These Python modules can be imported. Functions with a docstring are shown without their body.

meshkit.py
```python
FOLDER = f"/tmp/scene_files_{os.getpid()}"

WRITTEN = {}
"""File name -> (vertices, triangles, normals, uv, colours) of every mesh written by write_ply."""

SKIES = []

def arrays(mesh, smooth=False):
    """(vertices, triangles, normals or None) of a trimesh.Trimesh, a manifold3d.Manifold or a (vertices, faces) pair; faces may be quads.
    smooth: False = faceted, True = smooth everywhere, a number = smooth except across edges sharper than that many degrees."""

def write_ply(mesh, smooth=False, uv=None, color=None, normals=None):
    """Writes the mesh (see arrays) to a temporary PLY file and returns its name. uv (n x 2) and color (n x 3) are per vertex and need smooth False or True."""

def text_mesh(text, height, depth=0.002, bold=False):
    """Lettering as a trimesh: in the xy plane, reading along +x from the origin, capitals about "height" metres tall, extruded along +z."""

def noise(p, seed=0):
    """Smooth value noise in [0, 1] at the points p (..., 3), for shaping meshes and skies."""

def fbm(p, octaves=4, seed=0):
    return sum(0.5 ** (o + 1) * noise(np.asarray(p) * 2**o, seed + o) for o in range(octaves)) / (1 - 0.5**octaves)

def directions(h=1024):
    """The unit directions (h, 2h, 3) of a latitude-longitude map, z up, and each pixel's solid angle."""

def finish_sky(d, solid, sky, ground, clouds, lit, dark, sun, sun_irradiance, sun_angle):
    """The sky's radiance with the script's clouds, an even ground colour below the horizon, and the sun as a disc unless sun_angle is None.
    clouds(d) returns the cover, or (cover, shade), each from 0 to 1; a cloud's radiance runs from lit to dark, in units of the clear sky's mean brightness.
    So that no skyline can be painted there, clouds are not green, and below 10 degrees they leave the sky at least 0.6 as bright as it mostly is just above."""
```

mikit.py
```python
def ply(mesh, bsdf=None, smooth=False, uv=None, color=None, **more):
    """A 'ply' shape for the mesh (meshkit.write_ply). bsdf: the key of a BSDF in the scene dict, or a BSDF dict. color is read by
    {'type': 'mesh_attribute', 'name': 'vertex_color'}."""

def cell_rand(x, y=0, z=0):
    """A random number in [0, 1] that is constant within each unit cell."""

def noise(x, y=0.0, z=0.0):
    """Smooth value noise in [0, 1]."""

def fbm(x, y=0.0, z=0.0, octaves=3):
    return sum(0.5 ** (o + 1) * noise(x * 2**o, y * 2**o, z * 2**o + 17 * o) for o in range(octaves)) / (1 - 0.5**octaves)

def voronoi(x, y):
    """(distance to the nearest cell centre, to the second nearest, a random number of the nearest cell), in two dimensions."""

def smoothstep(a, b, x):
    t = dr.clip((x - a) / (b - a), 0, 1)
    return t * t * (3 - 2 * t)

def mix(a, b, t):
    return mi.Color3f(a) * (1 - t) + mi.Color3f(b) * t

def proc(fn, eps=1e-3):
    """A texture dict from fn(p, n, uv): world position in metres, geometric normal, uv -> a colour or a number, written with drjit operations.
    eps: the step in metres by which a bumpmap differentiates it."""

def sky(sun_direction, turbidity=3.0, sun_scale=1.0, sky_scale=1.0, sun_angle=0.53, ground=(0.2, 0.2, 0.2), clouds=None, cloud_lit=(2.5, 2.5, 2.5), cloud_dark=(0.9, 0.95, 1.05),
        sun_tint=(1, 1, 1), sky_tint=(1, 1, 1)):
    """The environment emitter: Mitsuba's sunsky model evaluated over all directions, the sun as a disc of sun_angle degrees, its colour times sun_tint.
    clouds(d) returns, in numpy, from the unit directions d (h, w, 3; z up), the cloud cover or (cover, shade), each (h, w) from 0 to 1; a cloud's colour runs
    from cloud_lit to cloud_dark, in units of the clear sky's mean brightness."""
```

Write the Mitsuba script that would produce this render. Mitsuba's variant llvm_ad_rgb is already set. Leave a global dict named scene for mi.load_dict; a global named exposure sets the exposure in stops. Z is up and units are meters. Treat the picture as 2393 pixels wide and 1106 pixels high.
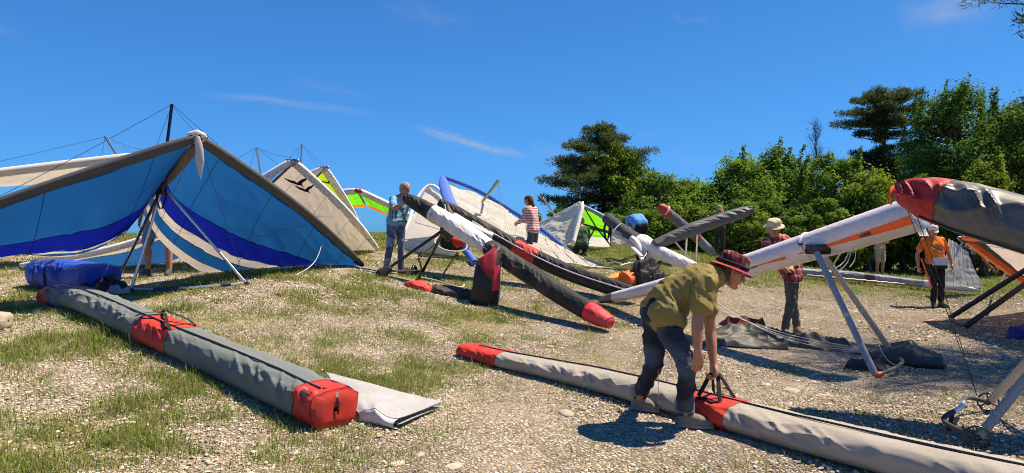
import math
import numpy as np
import trimesh
import drjit as dr
import mitsuba as mi
import mikit
import meshkit
from manifold3d import Manifold, OpType
from scipy.interpolate import RBFInterpolator, CubicSpline

T = mi.ScalarTransform4f
scene, labels = {}, {}

# ------------------------------------------------------------------ camera, sky, exposure
FPX, CX, CY, EYE = 1559.0, 1196.5, 553.0, 1.5      # focal length of the phone in photograph pixels; eye 1.5 m above the local datum
scene['camera'] = {'type': 'perspective', 'fov': math.degrees(2 * math.atan(CX / FPX)), 'fov_axis': 'x',
                   'near_clip': 0.05, 'far_clip': 9000.0,
                   'to_world': T().look_at(origin=[0, 0, EYE], target=[0, 10, EYE], up=[0, 0, 1])}
SUN_EL, SUN_AZ = math.radians(61), math.radians(13)   # sun high on the right, slightly beyond the camera's plane
SUN = np.array([math.cos(SUN_EL) * math.cos(SUN_AZ), math.cos(SUN_EL) * math.sin(SUN_AZ), math.sin(SUN_EL)])


def cirrus(d):
    """thin high cirrus: a few wisps, each a stretched smear of noise"""
    az, el = np.arctan2(d[..., 0], d[..., 1]), np.arcsin(np.clip(d[..., 2], -1, 1))
    cover = np.zeros(az.shape)
    for a0, e0, a1, e1, w, s in ((-.150, .162, .030, .117, .0050, .62), (-.44, .195, -.19, .176, .004, .26), (-.33, .215, -.20, .200, .006, .09),
                                 (.02, .122, .09, .125, .012, .13), (.16, .148, .30, .150, .003, .07), (.23, .31, .30, .30, .004, .12), (-.75, .25, -.62, .24, .012, .10),
                                 (.52, .27, .72, .31, .022, .32), (-.20, .33, -.05, .31, .014, .09), (.30, .34, .37, .36, .012, .13), (.22, .12, .34, .105, .006, .10),
                                 (-.7, .6, -.2, .7, .05, .15), (.3, .8, .9, .7, .06, .15)):
        dx, dy = a1 - a0, e1 - e0
        n = math.hypot(dx, dy)
        t = ((az - a0) * dx + (el - e0) * dy) / (n * n)
        q = (-(az - a0) * dy + (el - e0) * dx) / n
        p = np.stack([t * 5 + a0 * 9, q / w * 1.6 + t * 3, t * 0 + w * 99], -1)
        nz = meshkit.fbm(p, 4)
        off = (meshkit.fbm(np.stack([t * 3, t * 0 + a0 * 31, t * 0], -1), 2) - .5) * w * 2.2
        prof = np.exp(-((q - off) / w) ** 2) * np.clip(t * 4, 0, 1) * np.clip((1 - t) * 3, 0, 1)
        cover = np.maximum(cover, s * prof * np.clip(nz * 2.1 - .42, 0, 1.2))
    return np.clip(cover, 0, 1)


scene['sky'] = mikit.sky(SUN.tolist(), turbidity=2.8, sun_scale=1.0, sky_scale=0.44, sky_tint=(0.36, 0.89, 1.40), sun_tint=(1.0, 0.975, 0.94),
                         clouds=cirrus, cloud_lit=(1.9, 2.0, 2.1), cloud_dark=(1.5, 1.6, 1.8))
exposure = 2.65


# ------------------------------------------------------------------ helpers
def lin(r, g, b, k=1.0):
    """an sRGB colour (0-255) as linear reflectance"""
    c = np.array([r, g, b], float) / 255
    return k * np.where(c < .04045, c / 12.92, ((c + .055) / 1.055) ** 2.4)


def V(*a):
    return np.array(a, float)


def unit(v):
    v = np.asarray(v, float)
    return v / max(np.linalg.norm(v), 1e-12)


def A(px, py, d):
    """the point at distance d in front of the camera's plane on the photograph's sight line (px, py); used to survey real positions"""
    return V((px - CX) / FPX * d, d, EYE - (py - CY) / FPX * d)


def sst(a, b, x):
    t = np.clip((x - a) / (b - a), 0, 1)
    return t * t * (3 - 2 * t)


# ------------------------------------------------------------------ the ground's height: spot heights read from where things stand
_spots = [(1620, 1015, 4.80), (1490, 975, 5.20), (1196, 1106, 4.0), (1840, 785, 9.9), (2190, 720, 14.2), (2050, 880, 7.0), (930, 645, 12.7), (1245, 628, 16.5),
          (370, 645, 10.7), (310, 685, 8.7), (575, 672, 8.9), (100, 708, 8.5), (760, 1000, 4.95), (1060, 845, 7.4), (880, 546, 25.0), (400, 548, 26.0), (-300, 548, 24.0),
          (1430, 772, 9.3), (1480, 700, 11.3), (1400, 728, 10.6), (1500, 640, 14.6), (1490, 662, 13.3), (2055, 645, 24.0), (2290, 690, 15.2), (1870, 648, 17.5),
          (2230, 755, 11.8), (1650, 592, 27.0), (2393, 650, 24.0), (2285, 1052, 4.45), (2800, 1000, 4.8), (850, 632, 12.0), (885, 592, 15.0), (1130, 712, 10.7),
          (1440, 632, 14.6), (10, 770, 6.5), (-500, 1000, 4.2), (2900, 760, 10.0), (1100, 618, 14.5), (1360, 590, 19.0), (3000, 660, 22.0), (1100, 552, 28.0)]
_pts = np.array([A(*s) for s in _spots] + [V(0, -4, 0.02), V(-5, -4, .2), V(5, -4, .0), V(-9, 2, .55), V(10, 2, .0)])
_rbf = RBFInterpolator(_pts[:, :2], _pts[:, 2], kernel='thin_plate_spline', smoothing=.08)


def gz(x, y):
    """height of the ground"""
    x, y = np.asarray(x, float), np.asarray(y, float)
    xx, yy = np.clip(x, -16, 17), np.clip(y, -4, 27)
    out = _rbf(np.stack([xx.ravel(), yy.ravel()], 1)).reshape(xx.shape)
    far = np.hypot(x - xx, y - yy)
    out = out - .05 * np.minimum(far, 6) ** 2 * .12 - .085 * np.maximum(far - 3, 0) ** 1.0 * sst(2, 30, far)
    return np.maximum(out, -60)


def G(px, py, lo=2.5, hi=40.0):
    """where the sight line (px, py) meets the ground"""
    d = np.linspace(lo, hi, 1500)
    p = np.stack([(px - CX) / FPX * d, d, EYE - (py - CY) / FPX * d], 1)
    below = p[:, 2] < gz(p[:, 0], p[:, 1])
    i = int(np.argmax(below)) if below.any() else len(d) - 1
    return p[i]


def on(x, y, dz=0.0):
    return V(x, y, float(gz(x, y)) + dz)


# ------------------------------------------------------------------ materials
VC = {'type': 'mesh_attribute', 'name': 'vertex_color'}


def principled(rough, spec=.4, metal=0.0, **k):
    return {'type': 'twosided', 'b': {'type': 'principled', 'base_color': VC, 'roughness': rough, 'specular': spec, 'metallic': metal, **k}}


scene['mat_cloth'] = principled(.85, .2)
scene['mat_nylon'] = principled(.56, .32)
scene['mat_ripstop'] = principled(.44, .5)
scene['mat_gloss'] = principled(.30, .5)
scene['mat_skin'] = principled(.5, .4)
scene['mat_metal'] = principled(.32, .5, .9)
scene['mat_stone'] = principled(.9, .2)
scene['mat_sail'] = {'type': 'principledthin', 'base_color': VC, 'roughness': .45, 'eta': 1.45, 'diff_trans': 1.05, 'spec_trans': 0.0}
scene['mat_film'] = {'type': 'principledthin', 'base_color': VC, 'roughness': .25, 'eta': 1.5, 'diff_trans': .6, 'spec_trans': .55}
scene['mat_leaf'] = {'type': 'principledthin', 'base_color': VC, 'roughness': .5, 'eta': 1.4, 'diff_trans': .9, 'spec_trans': 0.0}


def field(x, y, m):
    """patchy growth, the same in numpy and in the material: a sum of bent waves from about -1 to 1"""
    u = x + .55 * m.sin(1.3 * y + .7 * m.sin(.8 * x))
    v = y + .6 * m.sin(1.1 * x + .9 * m.sin(.7 * y))
    return (m.sin(1.55 * u + .4) * m.sin(1.9 * v) + .7 * m.sin(3.3 * u - 1.7 * v + 1.0) + .5 * m.sin(6.1 * v + 2.3 * u) * m.sin(5.3 * u)) / 1.7


def _gravel_height(p):
    a1, a2, _ = mikit.voronoi(p.x * 31, p.y * 31)
    b1, b2, _ = mikit.voronoi(p.x * 60 + 7, p.y * 60)
    return mikit.smoothstep(0, .45, a2 - a1) * .016 + mikit.smoothstep(0, .5, b2 - b1) * .0035


def _ground_colour(p, n, uv):
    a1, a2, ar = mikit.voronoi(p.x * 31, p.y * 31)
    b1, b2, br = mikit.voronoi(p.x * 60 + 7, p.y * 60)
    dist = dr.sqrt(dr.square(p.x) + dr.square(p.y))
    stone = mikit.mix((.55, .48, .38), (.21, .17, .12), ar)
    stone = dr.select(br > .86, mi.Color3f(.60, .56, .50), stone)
    shaded_grit = mikit.mix((.42, .36, .27), (.08, .063, .045), br)  # grit in the gaps; crevice shade between stones is painted into this colour
    c = mikit.mix(shaded_grit, stone, mikit.smoothstep(.08, .26, a2 - a1))
    c = c * (.72 + .5 * mikit.fbm(p.x * 1.7, p.y * 1.7))
    # dirt and dry thatch between the stones where the turf grows, closing up over the crest
    f = field(p.x, p.y, dr)
    left = mikit.smoothstep(2.2, -1.5, p.x - .16 * (p.y - 5))
    far = mikit.smoothstep(12.5, 19.0, p.y)
    w = dr.clip(mikit.smoothstep(-.05, .75, f + .35 * (mikit.fbm(p.x * 5, p.y * 5) - .5)) * (.12 + .5 * left) + .85 * far, 0, 1)
    turf = mikit.mix((.20, .20, .06), (.33, .28, .13), mikit.fbm(p.x * 9, p.y * 9 + 4))
    c = mikit.mix(c, turf, w)
    needles = mikit.smoothstep(6.2, 8.2, p.x + .35 * (mikit.fbm(p.x, p.y) - .5)) * mikit.smoothstep(13.4, 11.5, p.y) * mikit.smoothstep(6.0, 8.0, p.y)
    return mikit.mix(c, mikit.mix((.22, .12, .075), (.33, .20, .13), br), needles * .8)


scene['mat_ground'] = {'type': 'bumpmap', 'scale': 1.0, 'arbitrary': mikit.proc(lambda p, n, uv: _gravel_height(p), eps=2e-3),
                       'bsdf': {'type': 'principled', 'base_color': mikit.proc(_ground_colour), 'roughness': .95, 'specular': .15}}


def _bark(p, n, uv):
    f = mikit.fbm(p.x * 16, p.y * 16, p.z * 3)
    return mikit.mix((.045, .035, .028), (.17, .14, .11), mikit.smoothstep(.35, .7, f))


scene['mat_bark'] = {'type': 'principled', 'base_color': mikit.proc(_bark), 'roughness': .9, 'specular': .1}

# ------------------------------------------------------------------ putting meshes into the scene
_count = {}


def name(key):
    """key, key_001, key_002 ... in the order of use"""
    n = _count.get(key, 0)
    _count[key] = n + 1
    return key if n == 0 else f'{key}_{n:03d}'


def tag(key, label=None, cat=None, group=None, kind=None):
    d = labels.setdefault(key, {})
    for k, v in (('label', label), ('category', cat), ('group', group), ('kind', kind)):
        if v:
            d[k] = v


def vf(mesh):
    if hasattr(mesh, 'to_mesh'):
        m = mesh.to_mesh()
        return np.asarray(m.vert_properties[:, :3], float), np.asarray(m.tri_verts, int)
    if isinstance(mesh, tuple):
        v, f = np.asarray(mesh[0], float), np.asarray(mesh[1], int)
        if f.shape[1] == 4:
            f = np.vstack([f[:, [0, 1, 2]], f[:, [0, 2, 3]]])
        return v, f
    return np.array(mesh.vertices, float), np.array(mesh.faces, int)


def put(key, mesh, mat, col, smooth=True, var=.10, freq=5.0, grain=0.0, label=None):
    """one entry of the scene: colour per vertex = the thing's own colour with mottling (wear, dust) from noise"""
    v, f = vf(mesh)
    c = np.asarray(col, float)
    if c.ndim == 1:
        if smooth is False:
            v, f = v[f.ravel()], np.arange(f.size).reshape(-1, 3)
        elif smooth is not True:
            v, f, _ = meshkit.arrays((v, f), smooth)
        c = np.tile(c, (len(v), 1))
    sm = smooth is not False
    if var:
        c = c * (1 + var * 2 * (meshkit.fbm(v * freq, 3, 5)[:, None] - .5))
    c = np.clip(c, .004, .92)
    key = key[1:] if key[0] == '=' else name(key)
    scene[key] = mikit.ply((v, f), mat, smooth=sm, color=c) if mat not in ('mat_ground', 'mat_bark') else mikit.ply((v, f), mat, smooth=sm)
    if label:
        tag(key, label)
    return key


def thing(key, label, cat, group=None, kind=None):
    key = name(key)
    tag(key, label, cat, group, kind)
    return key


def join(parts):
    vs, fs, n = [], [], 0
    for p in parts:
        v, f = vf(p)
        vs.append(v)
        fs.append(f + n)
        n += len(v)
    return np.vstack(vs), np.vstack(fs)


def spl(pts, n):
    """a smooth curve through the points, n samples evenly along it"""
    pts = np.asarray(pts, float)
    if len(pts) == 2:
        return pts[0] + (pts[1] - pts[0]) * np.linspace(0, 1, n)[:, None]
    s = np.concatenate([[0], np.cumsum(np.linalg.norm(np.diff(pts, axis=0), axis=1))])
    return CubicSpline(s, pts, bc_type='natural')(np.linspace(0, s[-1], n))


def frames(path, up=None):
    t = np.gradient(path, axis=0)
    t /= np.linalg.norm(t, axis=1, keepdims=True) + 1e-12
    if up is not None:
        side = np.cross(t, up)
        side /= np.linalg.norm(side, axis=1, keepdims=True) + 1e-12
        return t, side, np.cross(side, t)
    a = np.cross(t[0], [0, 0, 1] if abs(t[0][2]) < .9 else [1, 0, 0])
    side = [unit(a)]
    for i in range(1, len(t)):
        q = side[-1] - t[i] * (side[-1] @ t[i])
        side.append(unit(q))
    side = np.array(side)
    return t, side, np.cross(side, t)


def grid_faces(n, m, wrap=False):
    i, j = np.meshgrid(np.arange(n - 1), np.arange(m if wrap else m - 1), indexing='ij')
    k = (j + 1) % m
    a, b, c, d = i * m + j, i * m + k, (i + 1) * m + k, (i + 1) * m + j
    q = np.stack([a.ravel(), d.ravel(), c.ravel(), b.ravel()], 1)
    return np.vstack([q[:, [0, 1, 2]], q[:, [0, 2, 3]]])


def tube(path, r, sides=8, caps=True, squash=1.0, up=None):
    path = np.asarray(path, float)
    r = np.broadcast_to(np.asarray(r, float), (len(path),))
    _, s, u = frames(path, up)
    a = np.linspace(0, 2 * np.pi, sides, endpoint=False)
    v = path[:, None] + r[:, None, None] * (np.cos(a)[None, :, None] * s[:, None] + squash * np.sin(a)[None, :, None] * u[:, None])
    v, f = v.reshape(-1, 3), grid_faces(len(path), sides, True)
    if caps:
        n = len(v)
        v = np.vstack([v, path[:1], path[-1:]])
        j = np.arange(sides)
        k = (j + 1) % sides
        b = (len(path) - 1) * sides
        f = np.vstack([f, np.stack([k, j, j * 0 + n], 1)[:, ::-1] * 1, np.stack([b + j, b + k, j * 0 + n + 1], 1)[:, ::-1]])
    return v, f


def bar(a, b, r, sides=8, squash=1.0, up=None):
    return tube(np.array([a, a + (np.asarray(b) - a) * .5, b], float), r, sides, True, squash, up)


def box(c, sx, sy, sz, rot=None, bevel=.15):
    """a box with chamfered edges"""
    b = bevel * min(sx, sy, sz)
    pts = []
    for x in (-1, 1):
        for y in (-1, 1):
            for z in (-1, 1):
                for k in range(3):
                    e = V(x * sx / 2, y * sy / 2, z * sz / 2)
                    e[k] -= V(x, y, z)[k] * b
                    pts.append(e)
    m = trimesh.convex.convex_hull(np.array(pts))
    v = np.array(m.vertices)
    if rot is not None:
        v = v @ np.asarray(rot).T
    return v + c, np.array(m.faces)


def sph(c, r, n=16):
    return Manifold.sphere(float(r), n).translate([float(x) for x in c])


def hull(*balls, n=16):
    """hull of balls (point, radius)"""
    return Manifold.batch_hull([sph(c, r, n) for c, r in balls])


def union(ms):
    return Manifold.batch_boolean(list(ms), OpType.Add)


def skin_mesh(ms, edge=.03, it=8, disp=None):
    m = union(ms).refine_to_length(edge)
    v, f = vf(m)
    t = trimesh.Trimesh(v, f, process=True)
    trimesh.smoothing.filter_taubin(t, lamb=.5, nu=.52, iterations=it)
    v, f = np.array(t.vertices), np.array(t.faces)
    if disp is not None:
        n = np.array(t.vertex_normals)
        v = v + n * disp(v, n)[:, None]
    return v, f


def crease(p, seed=0, k=3.0):
    """thin crests between soft hollows, as in gathered cloth: 0 to 1"""
    return (1 - np.abs(2 * meshkit.noise(p, seed) - 1)) ** k


def ridge(p, octv=2, seed=0):
    """sharp-crested folds, 0 to 1"""
    return 1 - np.abs(2 * meshkit.fbm(p, octv, seed) - 1) * 2.2


# ------------------------------------------------------------------ ground
_s = np.sinh(np.linspace(-7.2, 7.2, 301)) / np.sinh(7.2)
_gx = 2600 * _s
_gy = 2600 * np.sinh(np.linspace(-6.0, 7.2, 331)) / np.sinh(7.2) + 5
X, Y = np.meshgrid(_gx, _gy)
Zg = gz(X, Y)
Zg = Zg + .05 * (meshkit.fbm(np.stack([X * 1.1, Y * 1.1, X * 0], -1), 3) - .5) * (np.hypot(X, Y) < 60)
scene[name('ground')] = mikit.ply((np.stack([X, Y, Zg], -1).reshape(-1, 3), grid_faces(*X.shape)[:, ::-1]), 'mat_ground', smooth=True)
tag('ground', kind='structure')

# ------------------------------------------------------------------ gravel, stones and grass on the ground
def turf_weight(x, y):
    xb = np.interp(y, [3, 4.5, 6, 8, 10, 13, 16], [-2.2, -1.5, -.6, .9, 1.9, 2.2, 6])
    left = sst(1.4, -1.1, x - xb)
    patch = sst(-.95, .75, .6 * field(x, y, np) + 3.0 * (meshkit.noise(np.stack([x * 2.1, y * 2.1, x * 0], -1)) - .5)) * sst(.30, .66, meshkit.noise(np.stack([x * 5.5, y * 5.5, x * 0 + 3], -1)) + .12)
    right = sst(14.5, 17, y + .25 * np.maximum(x - 8, 0)) * .8
    fine = sst(.52, .80, meshkit.noise(np.stack([x * 3.7, y * 3.7, x * 0 + 11], -1))) * sst(.35, .7, meshkit.noise(np.stack([x * 11, y * 11, x * 0 + 6], -1)))
    patch = np.maximum(patch, .75 * fine)
    return np.clip(patch * (.09 + .91 * left) * .95 + right * sst(0, 3, x) + .9 * sst(16, 20, y) + .02, 0, 1)


def pebbles(n, seed, dmin, dmax, smin, smax):
    r = np.random.default_rng(seed)
    d = np.sqrt(r.uniform(dmin ** 2, dmax ** 2, n))
    x = r.uniform(-.84, .84, n) * d
    keep = r.random(n) > .55 * turf_weight(x, d) + .75 * sst(.5, .8, meshkit.fbm(np.stack([x * .9, d * .9, x * 0 + 5], -1), 2))
    x, d = x[keep], d[keep]
    n = len(x)
    z = gz(x, d)
    s = smin * (smax / smin) ** (r.random(n) ** 2.2)
    base = np.array(trimesh.creation.icosphere(subdivisions=0).vertices)
    faces = np.array(trimesh.creation.icosphere(subdivisions=0).faces)
    v = base[None] * (1 + .28 * r.standard_normal((n, 12, 1)) * .6)
    v = v * np.stack([r.uniform(.8, 1.5, n), r.uniform(.7, 1.1, n), r.uniform(.35, .75, n)], 1)[:, None]
    a, b = r.uniform(0, 6.28, n), r.uniform(-.35, .35, n)
    x2, z2 = v[..., 0] * np.cos(b)[:, None] - v[..., 2] * np.sin(b)[:, None], v[..., 0] * np.sin(b)[:, None] + v[..., 2] * np.cos(b)[:, None]
    v = np.stack([x2 * np.cos(a)[:, None] - v[..., 1] * np.sin(a)[:, None], x2 * np.sin(a)[:, None] + v[..., 1] * np.cos(a)[:, None], z2], -1)
    v = v * (s / 2)[:, None, None] + np.stack([x, d, z + .10 * s], 1)[:, None]
    tone = r.random(n)[:, None]
    c = np.array([.56, .495, .395]) * (1 - tone) + np.array([.23, .188, .135]) * tone
    pale = r.random(n) > .82
    c[pale] = np.array([.66, .61, .53]) * r.uniform(.75, 1.1, (pale.sum(), 1))
    dark = r.random(n) > .88
    c[dark] *= .5
    f = (faces[None] + (np.arange(n) * 12)[:, None, None]).reshape(-1, 3)
    return v.reshape(-1, 3), f, np.repeat(c, 12, 0)


v, f, c = pebbles(56000, 3, 3.4, 8.5, .007, .034)
v2, f2, c2 = pebbles(26000, 4, 8.0, 15.5, .018, .055)
v, f, c = np.vstack([v, v2]), np.vstack([f, f2 + len(v)]), np.vstack([c, c2])
v, c, f = v[f.ravel()], c[f.ravel()], np.arange(f.size).reshape(-1, 3)
scene['gravel'] = mikit.ply((v, f), 'mat_stone', color=c)
tag('gravel', 'loose beige limestone gravel scattered over the bare ground', 'gravel', kind='stuff')

# flat stones that one could pick up
_r = np.random.default_rng(11)
for px, py, s, lab in ((1325, 968, .16, 'largest flat stone below the middle of the beige bag, beside a grass tuft'), (1400, 1012, .08, 'flat stone just left of the stooping man\'s shadow'),
                       (985, 1064, .07, 'small flat stone below the folded grey tarpaulin'), (930, 1085, .10, 'flat stone at the bottom edge below the red bag end'), (1150, 1040, .07, 'small flat stone in bare gravel between the tarpaulin and the shadow'),
                       (1290, 1075, .12, 'flat stone at the bottom edge left of the man\'s shadow'), (690, 1060, .06, 'small flat stone below the red bag end, at the edge of the grass'), (1060, 1095, .14, 'large flat stone at the bottom edge below the tarpaulin tip'),
                       (1240, 1012, .06, 'small flat stone in bare gravel right of the tarpaulin tip'), (1410, 1085, .07, 'flat stone at the bottom edge under the man\'s shadow'), (1790, 900, .12, 'flat stone on the gravel right of the lifted bag handle'),
                       (1850, 915, .16, 'large flat stone between the beige bag and the white wing\'s shadow'), (2210, 970, .10, 'flat stone beside the wheeled frame, behind the beige bag'), (1930, 925, .09, 'flat stone in front of the grey frame foot with the red cap')):
    p = G(px, py)
    m = trimesh.creation.icosphere(subdivisions=2)
    q = np.array(m.vertices) * V(1, _r.uniform(.55, .8), _r.uniform(.16, .28))
    q = q * (1 + .5 * (meshkit.fbm(q * 2.2 + px, 3) - .5))[:, None]
    a = _r.uniform(0, 3.1)
    q = np.stack([q[:, 0] * math.cos(a) - q[:, 1] * math.sin(a), q[:, 0] * math.sin(a) + q[:, 1] * math.cos(a), q[:, 2]], 1) * s * .6 + p + V(0, 0, s * .03)
    k = put('stone', (q, m.faces), 'mat_stone', V(.40, .36, .295) * _r.uniform(.8, 1.1), smooth=35, var=.25, freq=30)
    tag(k, lab, 'stone', 'flat stones in the gravel')


def grass_mesh(n, seed, dmin, dmax, hmul=1.0, wmul=1.0, where=None):
    r = np.random.default_rng(seed)
    d = dmin * (dmax / dmin) ** r.random(n)
    x = r.uniform(-.86, .86, n) * d
    w = where(x, d) if where else turf_weight(x, d)
    keep = r.random(n) < w
    x, d, w = x[keep], d[keep], w[keep]
    nb = r.integers(9, 26, len(x))
    i = np.repeat(np.arange(len(x)), nb)
    n = len(i)
    spread = r.uniform(.03, .12, len(x))[i]
    lod = np.maximum(1, d[i] / 7.0)
    bx, by = x[i] + r.standard_normal(n) * spread * lod ** .5, d[i] + r.standard_normal(n) * spread * lod ** .5
    bz = gz(bx, by)
    h = hmul * r.uniform(.35, 1.0, n) * r.uniform(.04, .105, len(x))[i] * (.55 + .55 * w[i]) * np.where(r.random(n) > .965, 2.0, 1.0)
    wd = wmul * r.uniform(.0035, .0065, n) * lod
    az, lean = r.uniform(0, 6.28, n), r.uniform(.1, .85, n) * h
    side = np.stack([-np.sin(az), np.cos(az), az * 0], 1) * wd[:, None] * .5
    out = np.stack([np.cos(az), np.sin(az), az * 0], 1)
    b = np.stack([bx, by, bz - .01], 1)
    m = b + out * (lean * .32)[:, None] + np.stack([h * 0, h * 0, h * .62], 1)
    t = b + out * lean[:, None] + np.stack([h * 0, h * 0, h * np.sqrt(np.clip(1 - (lean / h) ** 2 * .6, .15, 1))], 1)
    v = np.stack([b - side, b + side, m - side * .8, m + side * .8, t], 1)
    f = np.array([[0, 1, 3], [0, 3, 2], [2, 3, 4]])[None] + (np.arange(n) * 5)[:, None, None]
    tuft = r.random(len(x))
    dry = (tuft > .66)[i] ^ (r.random(n) > .82)
    g = np.array([.19, .285, .048]) * r.uniform(.65, 1.3, (n, 1)) * (.75 + .5 * r.random(len(x))[i])[:, None]
    g[dry] = np.array([.40, .36, .17]) * r.uniform(.7, 1.15, (dry.sum(), 1))
    c = np.repeat(g, 5, 0).reshape(n, 5, 3)
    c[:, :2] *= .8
    return v.reshape(-1, 3), f.reshape(-1, 3), np.clip(c.reshape(-1, 3), 0, .8)


def grass(key, label, *a, **k):
    v, f, c = grass_mesh(*a, **k)
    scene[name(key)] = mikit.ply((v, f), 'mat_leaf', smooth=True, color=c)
    tag(key, label, 'grass', kind='stuff')


grass('grass', 'short patchy green and straw coloured grass growing through the gravel', 74000, 5, 3.4, 26.0)

# ------------------------------------------------------------------ trees
def leaves(r, centres, normals, size, col, wide=.55):
    """a leaf = two triangles, folded along its midrib"""
    n = len(centres)
    a = r.standard_normal((n, 3))
    a -= normals * (a * normals).sum(1, keepdims=True)
    a /= np.linalg.norm(a, axis=1, keepdims=True)
    b = np.cross(normals, a)
    s = (size * r.uniform(.65, 1.25, n))[:, None]
    v = np.stack([centres - a * s * .5, centres + b * s * wide * .5 + normals * s * .08, centres + a * s * .5, centres - b * s * wide * .5 + normals * s * .08], 1)
    f = np.array([[0, 1, 2], [0, 2, 3]])[None] + (np.arange(n) * 4)[:, None, None]
    return v.reshape(-1, 3), f.reshape(-1, 3), np.repeat(col, 4, 0)


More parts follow.
